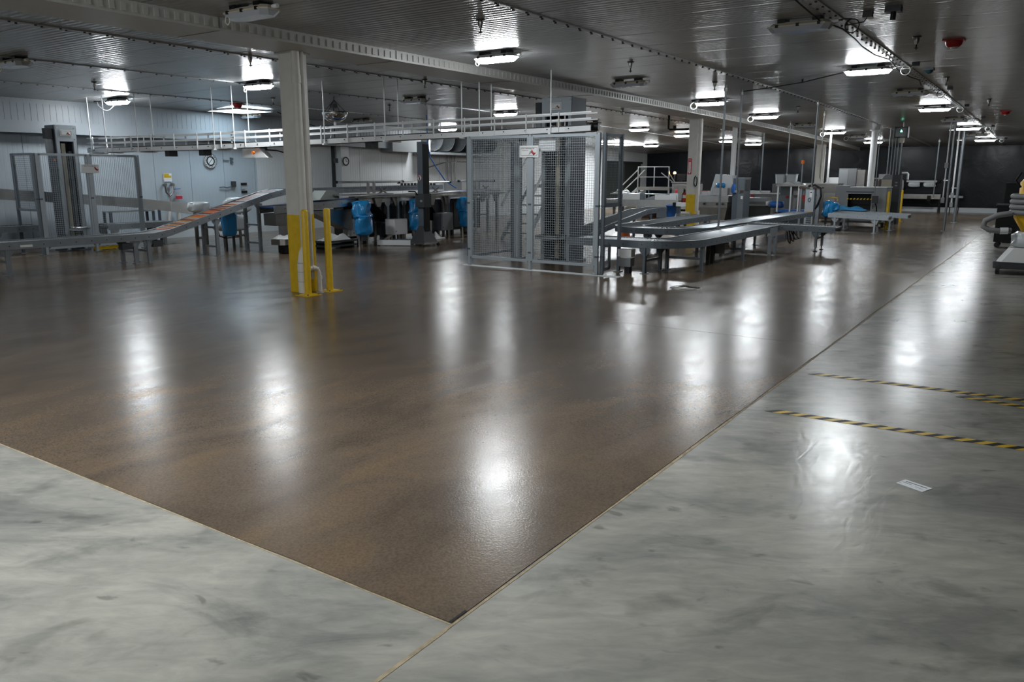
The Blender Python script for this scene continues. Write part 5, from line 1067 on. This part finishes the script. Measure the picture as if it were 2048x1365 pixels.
t = thing('floor_vacuum', (16.7, .15, 0), 'yellow industrial vacuum with coiled grey hose at the right picture edge', 'vacuum')
MB().prism(octa(16.7, .18, .38, .42, .08), .10, .22).build('wheel_base', 'darkgrey', t); MB().prism(octa(16.7, .16, .36, .40, .08), .22, .46, 0, octa(16.72, .12, .28, .28, .08)).build('dusty_cover', 'cloth', t)
for y in (.52, -.15): MB().cyl((16.36, y-.03, .082), (16.36, y+.03, .082), .078, 16).build('wheel', 'rubber', t)
mb = MB(); mb.add(*blob((16.72, .12, .60), .27, .27, .15, 5, .07), 0, True); mb.build('collection_bag', 'clearplastic', t)
MB().lathe((16.72, .10, .70), [(.13, 0), (.30, .28), (.30, .34), (.27, .36)], 24).build('hopper', 'vac_yellow', t); MB().lathe((16.72, .10, 1.06), [(.24, 0), (.26, .10), (.26, .52), (.20, .60), (0, .62)], 24).build('filter_tank', 'vac_yellow', t)
for k in range(4): MB().tube([(16.72+.34*math.cos(2*pi*j/28), .10+.34*math.sin(2*pi*j/28), 1.07+.092*k) for j in range(28)], .046, 10, closed=True).build('hose_coil', 'hose', t)
MB().tube([(16.45, .42, 1.06), (16.42, .62, 1.02), (16.42, .80, .92), (16.42, .82, .82), (16.42, .72, .76), (16.43, .55, .75), (16.48, .40, .76)], .048, 10).build('hose_end', 'hose', t); MB().cyl((16.43, .56, .75), (16.45, .44, .755), .06, 12).build('hose_cuff', 'alu', t); MB().tube([(16.50, .34, 1.5), (16.46, .42, 1.62), (16.50, .36, 1.75)], .02, 8).build('handle', 'black', t)
t.location = (16.6, .36, 0)
def tape(x0, y0, x1, y1, wd, label, name='hazard_tape'):
    t = thing(name, (x0, y0, 0), label, 'tape', 'hazard tapes on the walkway'); d = Vector((x1-x0, y1-y0)); L = d.length; d.normalize(); l = Vector((-d.y, d.x)); p = .058; n = int(L/p)
    mb = [MB(), MB()]
    for k in range(n):
        c = Vector((x0, y0))+d*(p*k); sh = d*.075; a = [c, c+d*p, c+d*p+sh+l*wd, c+sh+l*wd]
        mb[k % 2].plate([(q.x, q.y, .0008) for q in a], (0, 0, .0008))
    mb[0].build('black_stripes', 'black', t, 'stuff'); mb[1].build('yellow_stripes', 'yellow', t, 'stuff')
tape(5.66, 1.60, 5.80, -1.6, .085, 'yellow and black hazard tape on the walkway, nearest the camera'); tape(6.98, 1.62, 7.12, -2.0, .085, 'farther yellow and black hazard tape across the walkway'); tape(6.90, .48, 6.55, -1.6, .085, 'slanting hazard tape branching off the farther tape')
fl_ = thing('floor_label', (4.70, .48, 0), 'white printed label sheet stuck on the grey walkway', 'label')
q = [Vector(a) for a in ((4.775, .530, .001), (4.715, .385, .001), (4.625, .425, .001), (4.690, .565, .001))]
MB().plate([tuple(a) for a in q], (0, 0, .0012)).build('sheet', 'paper', fl_)
def pt(u, v): a = q[0]+(q[1]-q[0])*u; b = q[3]+(q[2]-q[3])*u; c = a+(b-a)*v; return (c.x, c.y, .0023)
mb = MB()
for v, u0, u1, wv in ((.24, .12, .90, .08), (.50, .06, .42, .05), (.78, .02, .12, .03)): mb.plate([pt(u0, v), pt(u1, v), pt(u1, v+wv), pt(u0, v+wv)], (0, 0, .0004))
for k in range(6): mb.plate([pt(.60+.05*k, .62), pt(.63+.05*k, .62), pt(.63+.05*k, .66), pt(.60+.05*k, .66)], (0, 0, .0004))
mb.build('printed_lines', 'darkgrey', fl_, 'stuff')
dr_ = thing('floor_drain', (11.43, 4.55, 0), 'round grey drain lid set in the brown floor', 'drain'); MB().lathe((11.43, 4.55, .004), [(.24, 0), (.24, .004), (.20, .005), (.20, .003), (0, .003)], 28).build('lid', 'steel_dark', dr_); MB().tube([(11.43+.225*math.cos(2*pi*k/28), 4.55+.225*math.sin(2*pi*k/28), .006) for k in range(28)], .006, 6, closed=True).build('ring', 'darkgrey', dr_)
